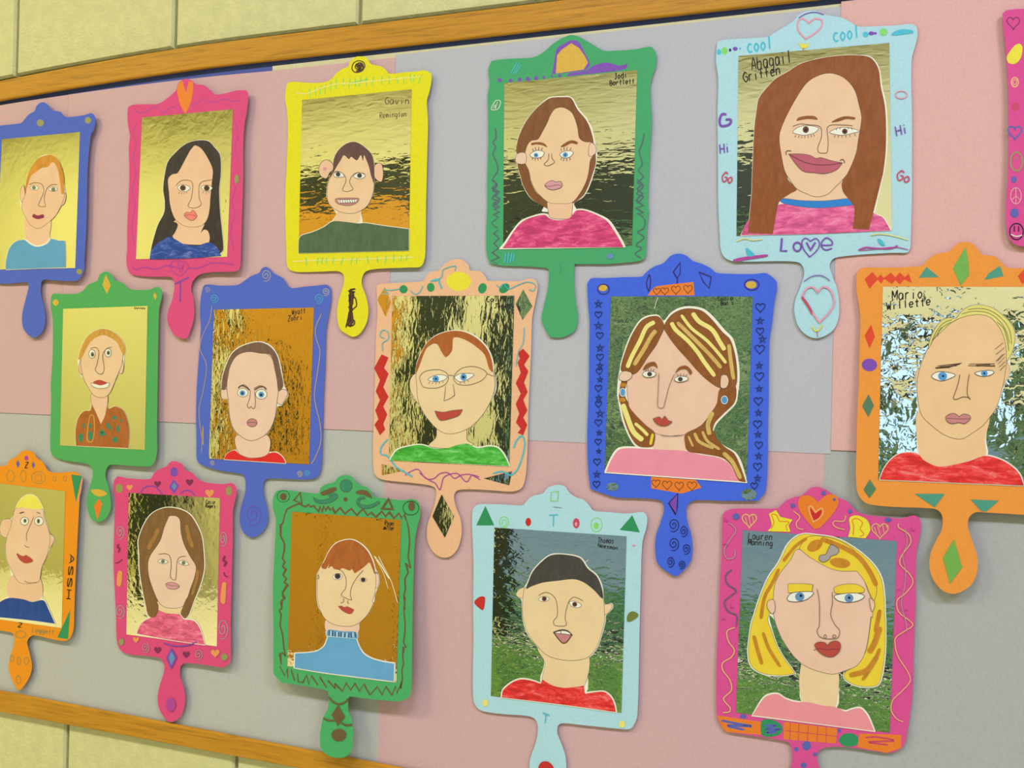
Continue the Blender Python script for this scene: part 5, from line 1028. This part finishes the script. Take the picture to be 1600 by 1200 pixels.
ART3 = """
@ orange paper mirror with green corner triangles and a yellow-haired portrait, cut by the left edge|-20,704,128,1078|3,8
P R frame orange2 | -70,165 -40,152 0,152 40,148 60,115 100,95 130,65 165,55 205,65 230,100 270,130 300,180 350,195 430,190 480,192 510,225 500,320 490,500 480,700 470,900 465,1050 a:460,130 440,185 410,205 350,200 210,170 180,190 170,220 190,300 200,370 180,440 125,512 85,470 55,380 65,300 85,240 90,190 75,155 0,140 -60,130 -90,100 R:-85,900 -80,600 -85,300
G R mirror_sheet 1,1,0.5,0.5,12 | -30,258 408,310 385,1165 -50,1105
P R portrait cream | 80,470 95,420 130,358 180,330 232,348 268,410 278,470 298,530 312,578 335,592 338,622 312,665 290,720 260,790 245,870 255,985 60,980 68,860 66,800 40,730 35,650 40,600 5,580 0,530 20,490 65,485 / -60,1050* 0,1000 60,972 150,982 200,998 272,986 304,1040 348,1142* 200,1122 0,1102 -60,1100*
P R ear skin1 o2 | 70,490 20,490 0,530 5,580 40,602 70,575
+P R ear skin1 o2 | 300,578 332,590 336,622 308,665
P R neck skin1 | 70,840 240,840 250,985 60,980
P R face skin4 o2 | 80,470 90,430 110,408 260,418 275,470 295,530 310,580 310,640 290,720 260,790 245,870 200,885 120,880 70,800 40,730 35,650 45,590 65,540
P R hair yhair | 103,412 130,360 180,332 230,350 266,412 200,422 140,410
P R shirt navy2 | -60,1050* 0,1002 60,977 150,987 200,1002 270,992 300,1042 343,1138* 200,1118 0,1098 -60,1098*
E R eye eye o3 | 153,497,25,25 243,497,28,27
E R iris irisg | 156,495,10,13 240,497,10,15
E R pupil pen | 157,495,4,5 240,497,4,6
S R eyebrow pencil w7 | 122,448 150,440
+S R eyebrow pencil w4 | 228,440 252,450
S R pencil_line pencil w2.5 | 210,470 190,520 165,580 168,620
+S R pencil_line pencil w2.5 | 152,645 165,658 185,660
P R mouth rlip | 103,698 140,716 165,710 207,745 160,760 122,738
S R pencil_line pencil w2 | 150,870 190,884 232,878
>frame
G R green_triangle egreen | 445,205 512,215 475,382
G a green_triangle egreen | 440,8 425,195 358,185
S R pink_line rosy w5 | 515,225 505,300 488,375
E R violet_dot vio2 | 165,103,13,15
G R violet_diamond royal | 112,115 124,140 112,166 100,140
G R violet_diamond royal | 208,122 218,146 208,170 198,146
X R letter pen w4 | Z 155,164 180,164 34
O R pencil_oval gilt2 w3 | 65,215,24,36 145,215,18,36 240,225,44,38 240,225,20,24 340,232,10,16 405,232,10,16
X R side_letters pen w5 | ASSH 436,705 412,1000 28
O a pencil_oval gilt2 w3.5 | 75,315,10,20 117,330,11,24 165,330,13,22 115,448,14,25 128,165,32,22
X a letter pen w4 | 2 112,118 140,120 28
X a handwritten_name gilt2 w3 | Leggett 200,150 340,165 28

@ magenta paper mirror with dark little hearts and a brown long-haired portrait in pink|180,722,370,1126|2,9
P R frame mag | 712,250 735,218 790,228 880,235 940,232 960,200 1000,170 1040,155 1060,130 1090,122 1140,140 1155,175 1200,195 1240,235 1300,258 1400,265 1455,260 1480,300 1470,360 1455,440 1455,600 1450,800 1445,1000 1442,1120 S:803,560 803,650 800,735 755,770 700,765 600,750 520,745 490,765 485,820 510,900 518,980 495,1070 440,1112 400,1100 355,1030 345,960 360,880 385,800 385,750 360,715 280,700 170,690 115,665 90,600 85,450 75,250 70,150 R:710,700 715,500 720,380 708,300
G R mirror_sheet 1,1,0.8,0.8,13 | 805,320 1375,353 S:715,640 S:150,565
P R portrait white | 866,700 862,620 887,540 928,468 980,428 1050,409 1132,422 1194,458 1240,530 1266,600 1279,720 1279,800 1254,900 1214,1000 1184,1080 1157,1108 1130,1080 1000,1090 970,1099 928,1094 912,1040 887,920 868,800 / S:213,562* 240,498 290,463 342,438 345,408* 480,436 512,466 574,476 614,530 643,632* 430,602
P R hair mouse | 870,700 865,620 890,540 930,470 980,430 1050,412 1130,425 1190,460 1235,530 1262,600 1275,720 1275,800 1250,900 1210,1000 1180,1080 1155,1105 1130,1080 1000,1090 970,1095 930,1090 915,1040 890,920 872,800
P R neck skin5 | 985,1000 1140,1010 1130,1078 1050,1078 985,1055
P S shirt rose3 | 215,560* 240,500 290,465 340,440 345,410* 400,432 480,440 510,470 570,480 610,530 640,630* 430,600
P R face skin3 o2.5 | 1060,465 1100,465 1125,490 1130,560 1150,640 1190,720 1225,780 1215,850 1190,920 1170,980 1140,1030 1080,1042 1020,1030 985,990 955,920 930,840 925,760 940,710 1000,620 1025,540 1050,480
P R hair_lock mouse | 985,1010 990,1050 970,1095 930,1090 915,1030 950,980
+P R hair_lock mouse | 1170,975 1215,970 1180,1080 1155,1105 1130,1075 1140,1040
S R hair_streak mouse2 w26 | 990,545 960,610 925,672
S R hair_streak mouse2 w24 | 1165,520 1182,600 1205,660
S R hair_streak mouse2 w18 | 1235,800 1230,860 1200,960
P S eye eye o2.5 | 347,108 375,94 411,112 380,124
+P S eye eye o2.5 | 476,116 505,102 541,126 510,133
E S iris irisg | 378,109,12,12 507,118,12,12
S S pencil_line pencil w3 | 350,65 390,60 420,75 430,130 424,190 430,215 455,223 462,180 465,120 480,85 522,75
P S mouth mlip o2.5 | 397,248 440,240 481,262 455,282 410,276
S S mouth_line pencil w2.5 | 399,250 440,262 480,263
>mirror_sheet
X R handwritten_name pen w3.5 | Casie 1285,390 1345,392 26
+X R handwritten_name pen w3.5 | Rogers 1285,412 1348,416 22
>frame
E R violet_oval vio | 1088,190,24,30
G R violet_diamond vio | 1085,235 1120,275 1090,328 1055,285
+G R violet_diamond steel | 1087,255 1105,278 1090,303 1072,282
H R dark_heart wine | 985,264,22
H R dark_heart wine | 1185,254,24
E R gray_dot gilt2 | 745,292,24,28
E R gray_dot gilt2 | 1430,308,20,30
H R orange_heart apri | 810,286,20
H R orange_heart apri | 1310,322,28
S R violet_curve vio w7 | 880,318 905,285 960,278 990,300 1012,330
+S R violet_curve vio w7 | 1125,325 1160,305 1195,312 1215,338
W R gray_spiral silver w5 | 750,565,30,48
W R gray_spiral silver w5 | 1395,605,26,52
W R gray_spiral silver w5 | 750,1060,34,48
W S gray_spiral silver w5 | 752,528,38,70
P R orange_bar apri | 738,812 764,815 755,902 730,895
P R orange_bar apri | 1390,882 1414,885 1405,1012 1378,1002
S R violet_squiggle wine w10 | 742,640 735,660 748,670 738,692
+S R violet_squiggle wine w6 | 765,735 740,755 720,758
+S R violet_squiggle wine w12 | 1405,715 1395,740 1412,755 1400,780
+S R violet_squiggle wine w6 | 1425,845 1405,838 1400,815
E S gray_dot gilt2 | 118,612,17,22
E S gray_dot gilt2 | 762,706,22,22
H S orange_heart apri | 210,598,20
H S orange_heart apri | 705,682,28
W S gray_spiral silver w4 | 268,648,28,34
W S gray_spiral silver w4 | 600,690,28,36
H S dark_heart wine | 345,662,22
H S dark_heart wine | 522,690,22
G S violet_diamond vio | 432,650 467,710 430,784 398,712
+G S violet_diamond steel | 432,672 453,712 430,756 414,712
E S violet_oval vio2 | 427,1005,30,42
S S violet_curve vio w7 | 380,618 450,638 540,632 590,610

@ green paper mirror with brown zigzag border and a portrait in a blue turtleneck|428,740,652,1186|13,18,-13
P T frame green3 | 143,262 165,205 210,190 300,195 420,210 520,218 540,170 590,140 650,125 690,80 745,65 800,80 830,120 870,150 930,170 960,200 980,245 1100,262 1230,275 1310,265 1360,300 1368,400 1345,490 1325,600 1315,800 1310,1000 1306,1150 U:1303,300 1300,500 1295,780 1270,850 1200,882 1080,878 900,860 780,845 768,880 770,960 800,1040 810,1120 808,1200 800,1280 750,1345 670,1355 590,1330 540,1270 535,1150 560,1020 600,940 605,830 590,795 450,765 330,745 220,730* 150,660 145,600 145,300 141,50 T:140,1000 150,800 160,600 165,420 140,340
G T mirror_sheet 1,1,0.5,0.4,14 | 297,370 1210,440 U:1170,730 U:262,590
P T portrait white | 508,930 513,880 543,825 570,778 608,698 658,637 730,606 802,601 875,636 936,696 976,776 996,850 1022,898 1025,970 1008,1015 990,1060 U:980,60 930,160 860,232 845,300 840,360 600,350 590,220 528,112 508,20 / U:320,480* 420,476 508,461 566,418 596,340* 840,360* 866,430 906,486 974,525 1062,549 1159,564* 1154,724* 600,655 316,608*
P U neck skin3 | 585,200 700,240 850,230 838,320 600,315
P U collar sky | 602,288 720,300 832,308 836,365 600,345
I U collar_rib pen w7 | 610,290 608,335 640,296 638,342 660,304 660,348 690,310 690,350 708,306 708,350 742,312 738,354 776,312 772,356 790,312 795,356 825,308 830,352
+I U collar_rib white w6 | 625,300 624,340 675,305 675,345 725,312 722,352 758,315 756,352 808,312 810,350
P T ear skin3 o2.5 | 990,870 1022,900 1022,970 1005,1012 985,960
P T face skin5 o3 | 510,930 515,880 545,815 600,780 700,780 800,780 900,780 960,790 990,870 1000,940 990,1050 970,1120 U:980,60 930,160 860,230 790,258 720,258 640,240 570,190 530,110 510,10
P T hair fox | 545,832 570,780 610,700 660,640 730,610 800,605 870,640 930,700 970,780 990,852 986,885 960,822 942,795 900,832 850,867 822,882 800,850 780,862 720,842 695,855 650,847 630,825 600,842 610,808 580,848
P U shirt sky o2 cwhite | 325,485* 420,480 510,465 570,420 600,342* 835,362* 860,430 900,490 970,530 1060,555 1153,570* 1149,718* 600,650 320,605*
P T eye eye o3 | 638,915 660,890 700,888 718,910 700,935 660,935
+P T eye eye o3 | 862,938 880,922 912,925 924,940 900,958 878,955
E T iris irisd | 680,908,25,24 893,938,20,18
E T pupil pen | 680,908,9 893,938,8
S T pencil_line pencil w4 | 680,850 720,870 750,930 745,1010 710,1060 740,1088 798,1108*
+S T pencil_line pencil w4 | 895,856 840,920 800,990 785,1060 800,1106
+S T pencil_line pencil w4 | 728,1092 730,1120 705,1132
+S T pencil_line pencil w4 | 768,1108 762,1125 775,1140
P U mouth rlip | 683,92* 710,88 738,100 760,93 817,120* 800,150 770,155 720,130
S T pencil_line pen w4 | 985,885 1010,878 1012,890
+S T pencil_line pen w4 | 510,905 520,900 522,925 512,928
>mirror_sheet
X T handwritten_name pen w5 | Ryan 1072,482 1150,490 38
+X T handwritten_name pen w5 | miller 1065,520 1150,528 34
S T scratch cream w9 | 985,740 1030,800 1080,880 1110,930
+S T scratch cream w5 | 1020,740 1080,860 1130,960 1180,1130
+S T scratch cream w4 | 1000,770 1060,880 1100,1010
>frame
T T crayon_zigzag choc w15 | 232,420 258,350 300,328 340,312 360,300 385,318 410,330 440,312 455,330 480,322 500,345 520,370 535,330 550,372 565,325 580,360 600,330 625,362 635,335 660,382 700,338 740,388 795,345 840,400 890,348 930,402 960,378 1000,415 1050,368 1080,412 1110,375 1150,425 1190,385 1215,425 1235,390 1255,450
+T T crayon_zigzag choc w15 | 240,400 222,470 205,480 205,570 238,640 235,700 220,760 240,790 222,830 250,850 225,900 255,930 235,960 262,980 220,1050 242,1090 215,1110 215,1190
+T U crayon_zigzag choc w13 | 215,0 235,30 205,60 215,100 195,130 210,160 200,250 222,330 230,420 245,510 220,480 200,490 210,580
+T U crayon_zigzag choc w11 | 196,590 240,672 262,610 265,690 292,620 322,712 345,650 352,720 390,730 420,665 442,742 462,670 516,750 530,680 588,770 600,712 662,780 655,735 720,800 752,732 788,790 825,735 862,800 900,742 950,832 1010,762 1050,830 1082,762 1132,832 1165,760 1178,822
+T T crayon_zigzag choc w13 | 1250,430 1270,500 1280,620 1268,750 1288,840 1250,800 1268,880 1240,930 1245,1010 1232,1080 1242,1190
+T U crayon_zigzag choc w11 | 1225,0 1242,20 1232,120 1242,240 1240,320 1228,390 1252,440 1230,430 1222,510 1230,570 1215,620 1220,690 1205,780 1215,720 1172,822
O T eye_ring pen w3.5 | 228,243,52,48
E T brown_oval choc | 228,245,28,30
C T brown_triangle choc w11 | 315,275* 368,212* 382,302*
P T teal_worm teal2 o3 | 478,250 510,270 570,272 625,250 640,232 610,245 608,228 650,215 682,235 670,265 620,295 550,305 495,290
E T teal_disc teal2 o4 | 750,155,50,52
P T brown_bar choc | 540,210 640,168 668,172 666,195 570,235 545,230
P T brown_bar choc | 830,205 890,188 940,210 966,258 900,232 840,222
E T brown_dot choc | 745,268,16,18
P T teal_worm teal2 o3 | 905,262 870,268 862,300 900,318 960,312 1020,285 1030,300 960,338 890,342 845,315 838,275 870,248 905,250
C T brown_triangle choc w17 | 1050,345* 1105,265* 1138,350*
O T eye_ring pen w3.5 | 1290,340,66,58
E T brown_oval choc | 1296,324,28,39
S U brown_band choc w15 | 608,850 640,888 690,908 740,893 768,862
+S U brown_band choc w15 | 560,1025 600,1043 652,1045
+S U brown_band choc w16 | 710,1065 750,1083 802,1080
G U brown_diamond choc | 685,912 742,1015 680,1090 630,995
E U brown_dot choc | 690,1165,62,52

@ pale blue paper mirror with green corner triangles and a black-haired portrait in red|738,757,1012,1240|2,3
P V frame aqua | 93,285 120,250 160,238 300,240 480,248 510,220 560,175 640,155 680,110 750,88 810,100 850,150 900,185 960,205 1000,245 1040,290 1150,300 1300,312 1420,300 1455,340 1450,420 1420,530 1410,700 1405,900 1400,1060 W:1395,200 1390,500 1380,780 1360,850 1320,895 1200,890 1000,870 800,850 760,870 755,930 790,1020 820,1120 820,1250 780,1330 690,1360 600,1340 545,1270 540,1140 580,1020 600,940 600,860 570,810 500,790 350,780 220,765 140,740 100,670 95,450 100,200 V:97,1000 100,700 95,550 88,400
G V mirror_sheet 0.6,1.3,1.0,0.6,15 | 262,422 1295,490 W:1255,770 W:235,637
P V portrait white | 435,950 452,908 497,886 526,838 555,768 616,696 698,634 800,627 934,654 996,735 1066,796 1106,886 1122,1018 1180,1016 1184,1052 1132,1110 W:1130,50 1105,150 1064,262 1005,335 970,345 970,620 635,540 655,380 600,255 526,162 486,40 V:478,1000 470,978 / W:314,650* 326,586 396,526 470,500 550,510 625,536* 820,566 968,610* 1060,600 1122,600 1174,636 1206,700 1218,768* 760,704
P W neck skin5 o2.5 | 610,250 980,270 965,560 800,577 700,552 636,507 657,380
P V ear skin5 o3 | 500,890 450,910 432,950 470,975 490,960
+P V ear skin5 o3 | 1115,1030 1175,1020 1180,1050 1125,1105
P V face skin5 o3 | 495,900 520,880 620,840 800,815 940,820 1040,880 1110,970 1120,1040 1125,1140 W:1125,50 1100,150 1060,260 1000,330 930,355 840,360 740,345 660,310 600,250 530,160 490,40 V:480,1050
P V hair char | 510,900 530,840 560,770 620,700 700,640 800,632 930,660 990,740 1060,800 1100,890 1113,972 1095,970 1040,910 960,850 880,825 760,837 640,852 550,882
P W shirt red2 | 320,648* 332,590 402,532 470,508 550,518 625,542* 636,508* 720,557 820,574 960,557* 970,620* 1060,607 1120,607 1168,642 1198,700 1210,763* 760,700
P V eye eye o3 | 608,980 640,960 690,973 672,996 625,997
+P V eye eye o3 | 848,1003 890,997 942,1025 920,1047 865,1037
E V iris irisk | 652,978,19,18 890,1021,19,19
E V pupil pen | 652,978,7 890,1021,7
S V pencil_line pencil w4 | 605,955 650,930 700,938 740,980 755,1060 750,1120 725,1150 735,1185 790,1192 825,1180 815,1130 825,1060 850,990 890,965 955,995
P W mouth clip o8 ccocoa | 725,140* 780,122 830,127 868,160* 830,213 800,225 765,195
P W teeth white o4 ccocoa | 732,145 780,128 830,132 860,158 800,152
T W teeth_line cocoa w5 | 780,125 782,150
>mirror_sheet
X V handwritten_name pen w4.5 | Thomas 1070,540 1200,546 40
+X V handwritten_name pen w4.5 | Neesman 1070,575 1230,598 30
S V scratch cream w3 | 965,698 998,672
>frame
G V green_triangle egreen | 192,252 262,405 120,405
G V green_triangle egreen | 1340,325 1400,460 1240,440
O V green_ring mint w7 | 338,380,35,42 340,385,18,24
O V green_ring mint w7 | 1060,400,44,55
+E V green_ring mint | 1058,408,22,26
E V red_oval scar | 527,378,22,32
E V red_oval crim | 902,388,26,40
+E V red_oval rosy | 900,395,10,16
T V letter_T cyan w9 | 690,325 758,322
+T V letter_T cyan w9 | 725,322 722,412
C V green_square mint w6 | 705,145* 762,140* 757,216* 703,213*
S V pencil_mark pencil w3.5 | 720,260 790,268
P V red_blob scar | 112,990 150,962 186,965 188,1010 175,1064 150,1055 108,1015
P V olive_blob olive | 1305,1100 1340,1076 1382,1093 1382,1120 1330,1155 1298,1152
T W letter_T cyan w9 | 640,770 692,790
+T W letter_T cyan w9 | 666,780 658,850
E W green_smudge lemon | 190,692,24,28
E W green_smudge lemon | 1260,858,26,28
P W red_blob scar | 605,1200 630,1155 680,1150 722,1190 725,1230 680,1290 620,1260
E V pink_dot rosy | 1352,560,12,8

@ magenta paper mirror with an orange heart crest and a yellow bobbed portrait in pale pink|1118,762,1440,1290|2.5,3
P X frame mag3 | 127,325 140,270 200,245 350,242 510,240 560,195 620,165 680,150 740,100 790,93 850,115 920,160 990,190 1060,260 1120,285 1250,300 1370,310 1460,290 1505,330 1500,420 1475,550 1470,700 1470,900 Y:1465,150 1455,400 1450,650 1420,900 1390,1040 1340,1080 1270,1095 1000,1055 860,1055 800,1080 785,1130 810,1220 850,1320 840,1450 760,1530 680,1540 590,1500 560,1400 590,1250 615,1130 600,1040 570,1015 400,985 160,950* 125,920 90,840 85,600 95,300 105,100 X:108,800 120,600 125,450
G X mirror_sheet 0.6,1.2,1.1,0.7,16 | 268,392 1340,468 Y:1290,955 Y:222,815
P X portrait white | 383,860 443,718 513,616 573,496 636,435 700,414 800,424 902,440 1004,485 1106,556 1187,636 1238,728 1257,850 1262,1000 Y:1264,160 1264,330 1257,450 1237,570 1204,630 1120,640 1036,625 975,583 970,540 1000,515 925,545 920,780 680,740 685,495 620,420 540,300 490,170 450,140 475,250 525,380 605,500 637,542* 560,560 440,556 356,524 314,473 302,380 324,200 X:338,1000 / Y:331,838* 396,728 436,690 510,680 570,715 640,735 830,760 980,800 1030,785 1092,780 1144,836 1190,948* 760,892
P Y neck skin5 | 690,460 920,480 916,772 840,767 680,737
P Y shirt bubble2 | 337,833* 402,732 442,697 510,687 570,722 640,742 720,742 830,767 915,777 980,807 1030,792 1088,787 1138,842 1182,943* 760,888
P X hair gold o2.5 | 390,860 450,720 520,620 580,500 640,440 700,420 800,430 900,445 1000,490 1100,560 1180,640 1230,730 1250,850 1255,1000 Y:1258,160 1258,330 1250,450 1230,570 1200,625 1120,635 1040,620 980,580 975,540 1050,490 1120,400 1150,250 1150,100 X:1000,800 800,740 600,760 540,850 Y:445,150 470,250 520,380 600,500 632,540* 560,555 440,550 360,520 320,470 308,380 330,200 X:345,1000
P X face skin7 o3 | 600,600 640,530 700,540 800,600 900,640 1060,660 1110,740 1140,820 1170,900 1170,1000 Y:1160,150 1140,300 1110,420 1060,490 990,520 900,548 800,530 700,490 620,420 540,300 490,170 480,60 X:490,780 530,690
P X fringe gold o3 | 662,520* 720,570 800,620 880,660 960,678 1060,676* 1110,740 1160,850 1182,880 1200,800 1150,650 1000,500 850,440 720,440
S X hair_streak ochre w34 | 810,452 900,485 1000,530 1080,585 1150,680 1198,780
S X hair_streak ochre w24 | 520,662 480,750 420,860 395,1010
S X hair_streak ochre w22 | 715,448 640,500 580,570 550,610
E X hair_streak ochre | 770,500,58,36,-30
E X hair_streak ochre | 945,620,72,34,8
S X hair_streak ochre w30 | 1222,945 1190,1100
S Y hair_streak ochre w26 | 345,280 372,380 402,480
S Y hair_streak ochre w22 | 410,258 450,370 530,498
S Y hair_streak ochre w40 | 1222,220 1185,330 1145,400
S Y hair_streak ochre w34 | 1205,420 1130,520 1010,556
S Y hair_streak ochre w24 | 1220,370 1180,470 1100,590
P X hair_clip silver o4 | 880,495 905,500 938,530 920,560 880,575 870,595 830,615 800,600 805,570 845,560 860,530
P X eyeshadow gold o2.5 | 583,765* 690,765 757,772* 748,822* 585,828*
+P X eyeshadow gold o2.5 | 905,792 980,768 1060,770 1112,800 1102,826 920,832
P X eye eye o4 cpen | 578,865 610,830 690,820 760,825 720,870 650,890 590,885
+P X eye eye o4 cpen | 905,850 960,835 1060,830 1114,850 1080,880 1000,895 930,882
E X iris steel | 665,855,32,31 1007,865,31,29
E X pupil bpen | 673,848,10 1008,862,9
S X pencil_line pencil w4 | 785,800 800,880 803,970 800,1060 785,1090 800,1130 840,1147
+S X pencil_line pencil w4 | 890,820 892,900 880,980 910,1050 942,1090 930,1140 890,1147 840,1147
+O X pencil_line pencil w3.5 | 842,1130,9,12 905,1130,12,10
P X ear skin7 o3 | 485,880 445,885 440,930 470,972 492,950
+P X ear skin7 o3 | 1150,868 1182,890 1182,930 1165,957
P Y mouth rlip o3 | 768,345 800,325 840,330 857,350* 880,325 920,318 948,340 940,390 900,425 850,425 800,395
S Y mouth_line wine w4 | 758,382 800,372 860,378 942,372
>mirror_sheet
X X handwritten_name pen w5 | Lauren 308,455 480,462 44
+X X handwritten_name pen w5 | Manning 305,495 480,505 40
>frame
G Y orange_band oran | 90,835 395,880 395,970 160,950 125,920
+S Y orange_band royal w16 | 120,870 220,890 330,910 160,905 280,935
G Y orange_band oran | 555,880 925,925 915,1030 552,1000
+I Y orange_band crim w5 | 600,885 595,1002 660,892 655,1010 725,900 718,1015 790,908 785,1022 850,915 848,1028 560,940 920,980
G Y orange_band oran | 1080,960 1370,970 1370,1060 1270,1095 1065,1055
+S Y orange_band crim w12 | 1120,990 1200,985 1320,1010 1140,1020 1280,1040
P Y green_blob egreen | 400,875 450,862 520,885 548,930 520,970 440,985 398,965
P Y green_blob egreen | 935,1010 970,965 1030,960 1068,985 1060,1040 980,1050
S Y blob_shading royal w14 | 415,905 500,905 430,930 530,930 430,955 500,955
E Y blue_dot royal | 272,842,22,16
E Y blue_dot royal | 712,1045,30,32
E Y blue_dot royal | 640,1070,16,14 770,1105,15,13 692,1180,22,18 940,940,10,16
P X orange_heart oran | 765,385* 700,310 655,230 670,160 740,155 790,200* 860,145 925,160 930,220 870,310 800,380*
C X orange_heart_line ltan w7 | 760,335* 735,270 728,235 745,225 775,268* 815,240 828,270 800,310
P X red_heart scar | 760,325* 740,270 740,240 772,278* 812,252 815,275 795,310
V X heart_drawing ltan w8 | 315,322,50
+I X heart_drawing ltan w5 | 285,300 300,350 310,290 325,365 335,285 345,340
V X heart_drawing ltan w7 | 1222,392,55,58
+I X heart_drawing ltan w5 | 1180,370 1200,420 1205,360 1225,430 1240,355 1250,410 1265,350 1270,380
P X yellow_star lem2 | 440,400* 470,360 450,280* 500,252* 530,300* 615,320* 588,360* 600,405*
+S X yellow_star oran w7 | 465,385 485,340 470,285 505,290 525,330 590,335 570,365 580,395
P X yellow_drop lem2 | 1000,440* 1015,380 1010,310 1060,290 1130,320 1155,390 1120,450*
+S X yellow_drop oran w7 | 1035,430 1040,370 1030,325 1060,312 1100,340 1085,385 1110,420 1080,440
E X blue_dot royal | 222,298,24,22
E X blue_dot royal | 618,222,15,16 830,135,15,15 1015,262,14,14 1278,322,22,15 905,180,10,10
S X tan_curl ltan w7 | 620,260 665,300 640,345 655,380 690,388
+S X tan_curl ltan w7 | 985,290 970,330 910,330 895,350 920,375 978,390
S X gray_curl silver w6 | 170,340 222,390 180,460 140,530 160,590 210,580 215,530
S X violet_curl grayv w8 | 195,665 152,705 160,765 222,810 185,850 142,890 165,955 225,985 225,1062
S Y tan_curl ltan w8 | 215,225 160,250 170,320 210,380 190,430 130,470 130,520 180,590 190,660 135,720 180,780 175,810 130,815
S X tan_curl ltan w7 | 1350,345 1352,375 1420,420 1435,480 1372,570 1362,630 1430,700 1450,760 1400,830 1342,880 1352,960 1450,1045 1400,1090 1340,1130 Y:1325,320 1345,420 1420,540 1430,600 1370,670 1310,730 1300,800 1340,860 1385,880
S X gray_curl silver w5 | 1395,380 1410,480 1380,570 1400,680 1390,800 1370,900 1400,1020 1410,1100
I X violet_tick vio2 w4 | 145,300 145,330 145,330 170,330 130,490 160,490 160,490 160,515 185,900 185,930 185,930 210,930 120,1010 150,1010 1440,370 1440,395 1440,395 1470,395 1320,430 1320,445 1340,805 1365,805 1390,950 1420,945
"""
build_art(ART3)  # includes thin cream strokes laid on two of the mirror sheets
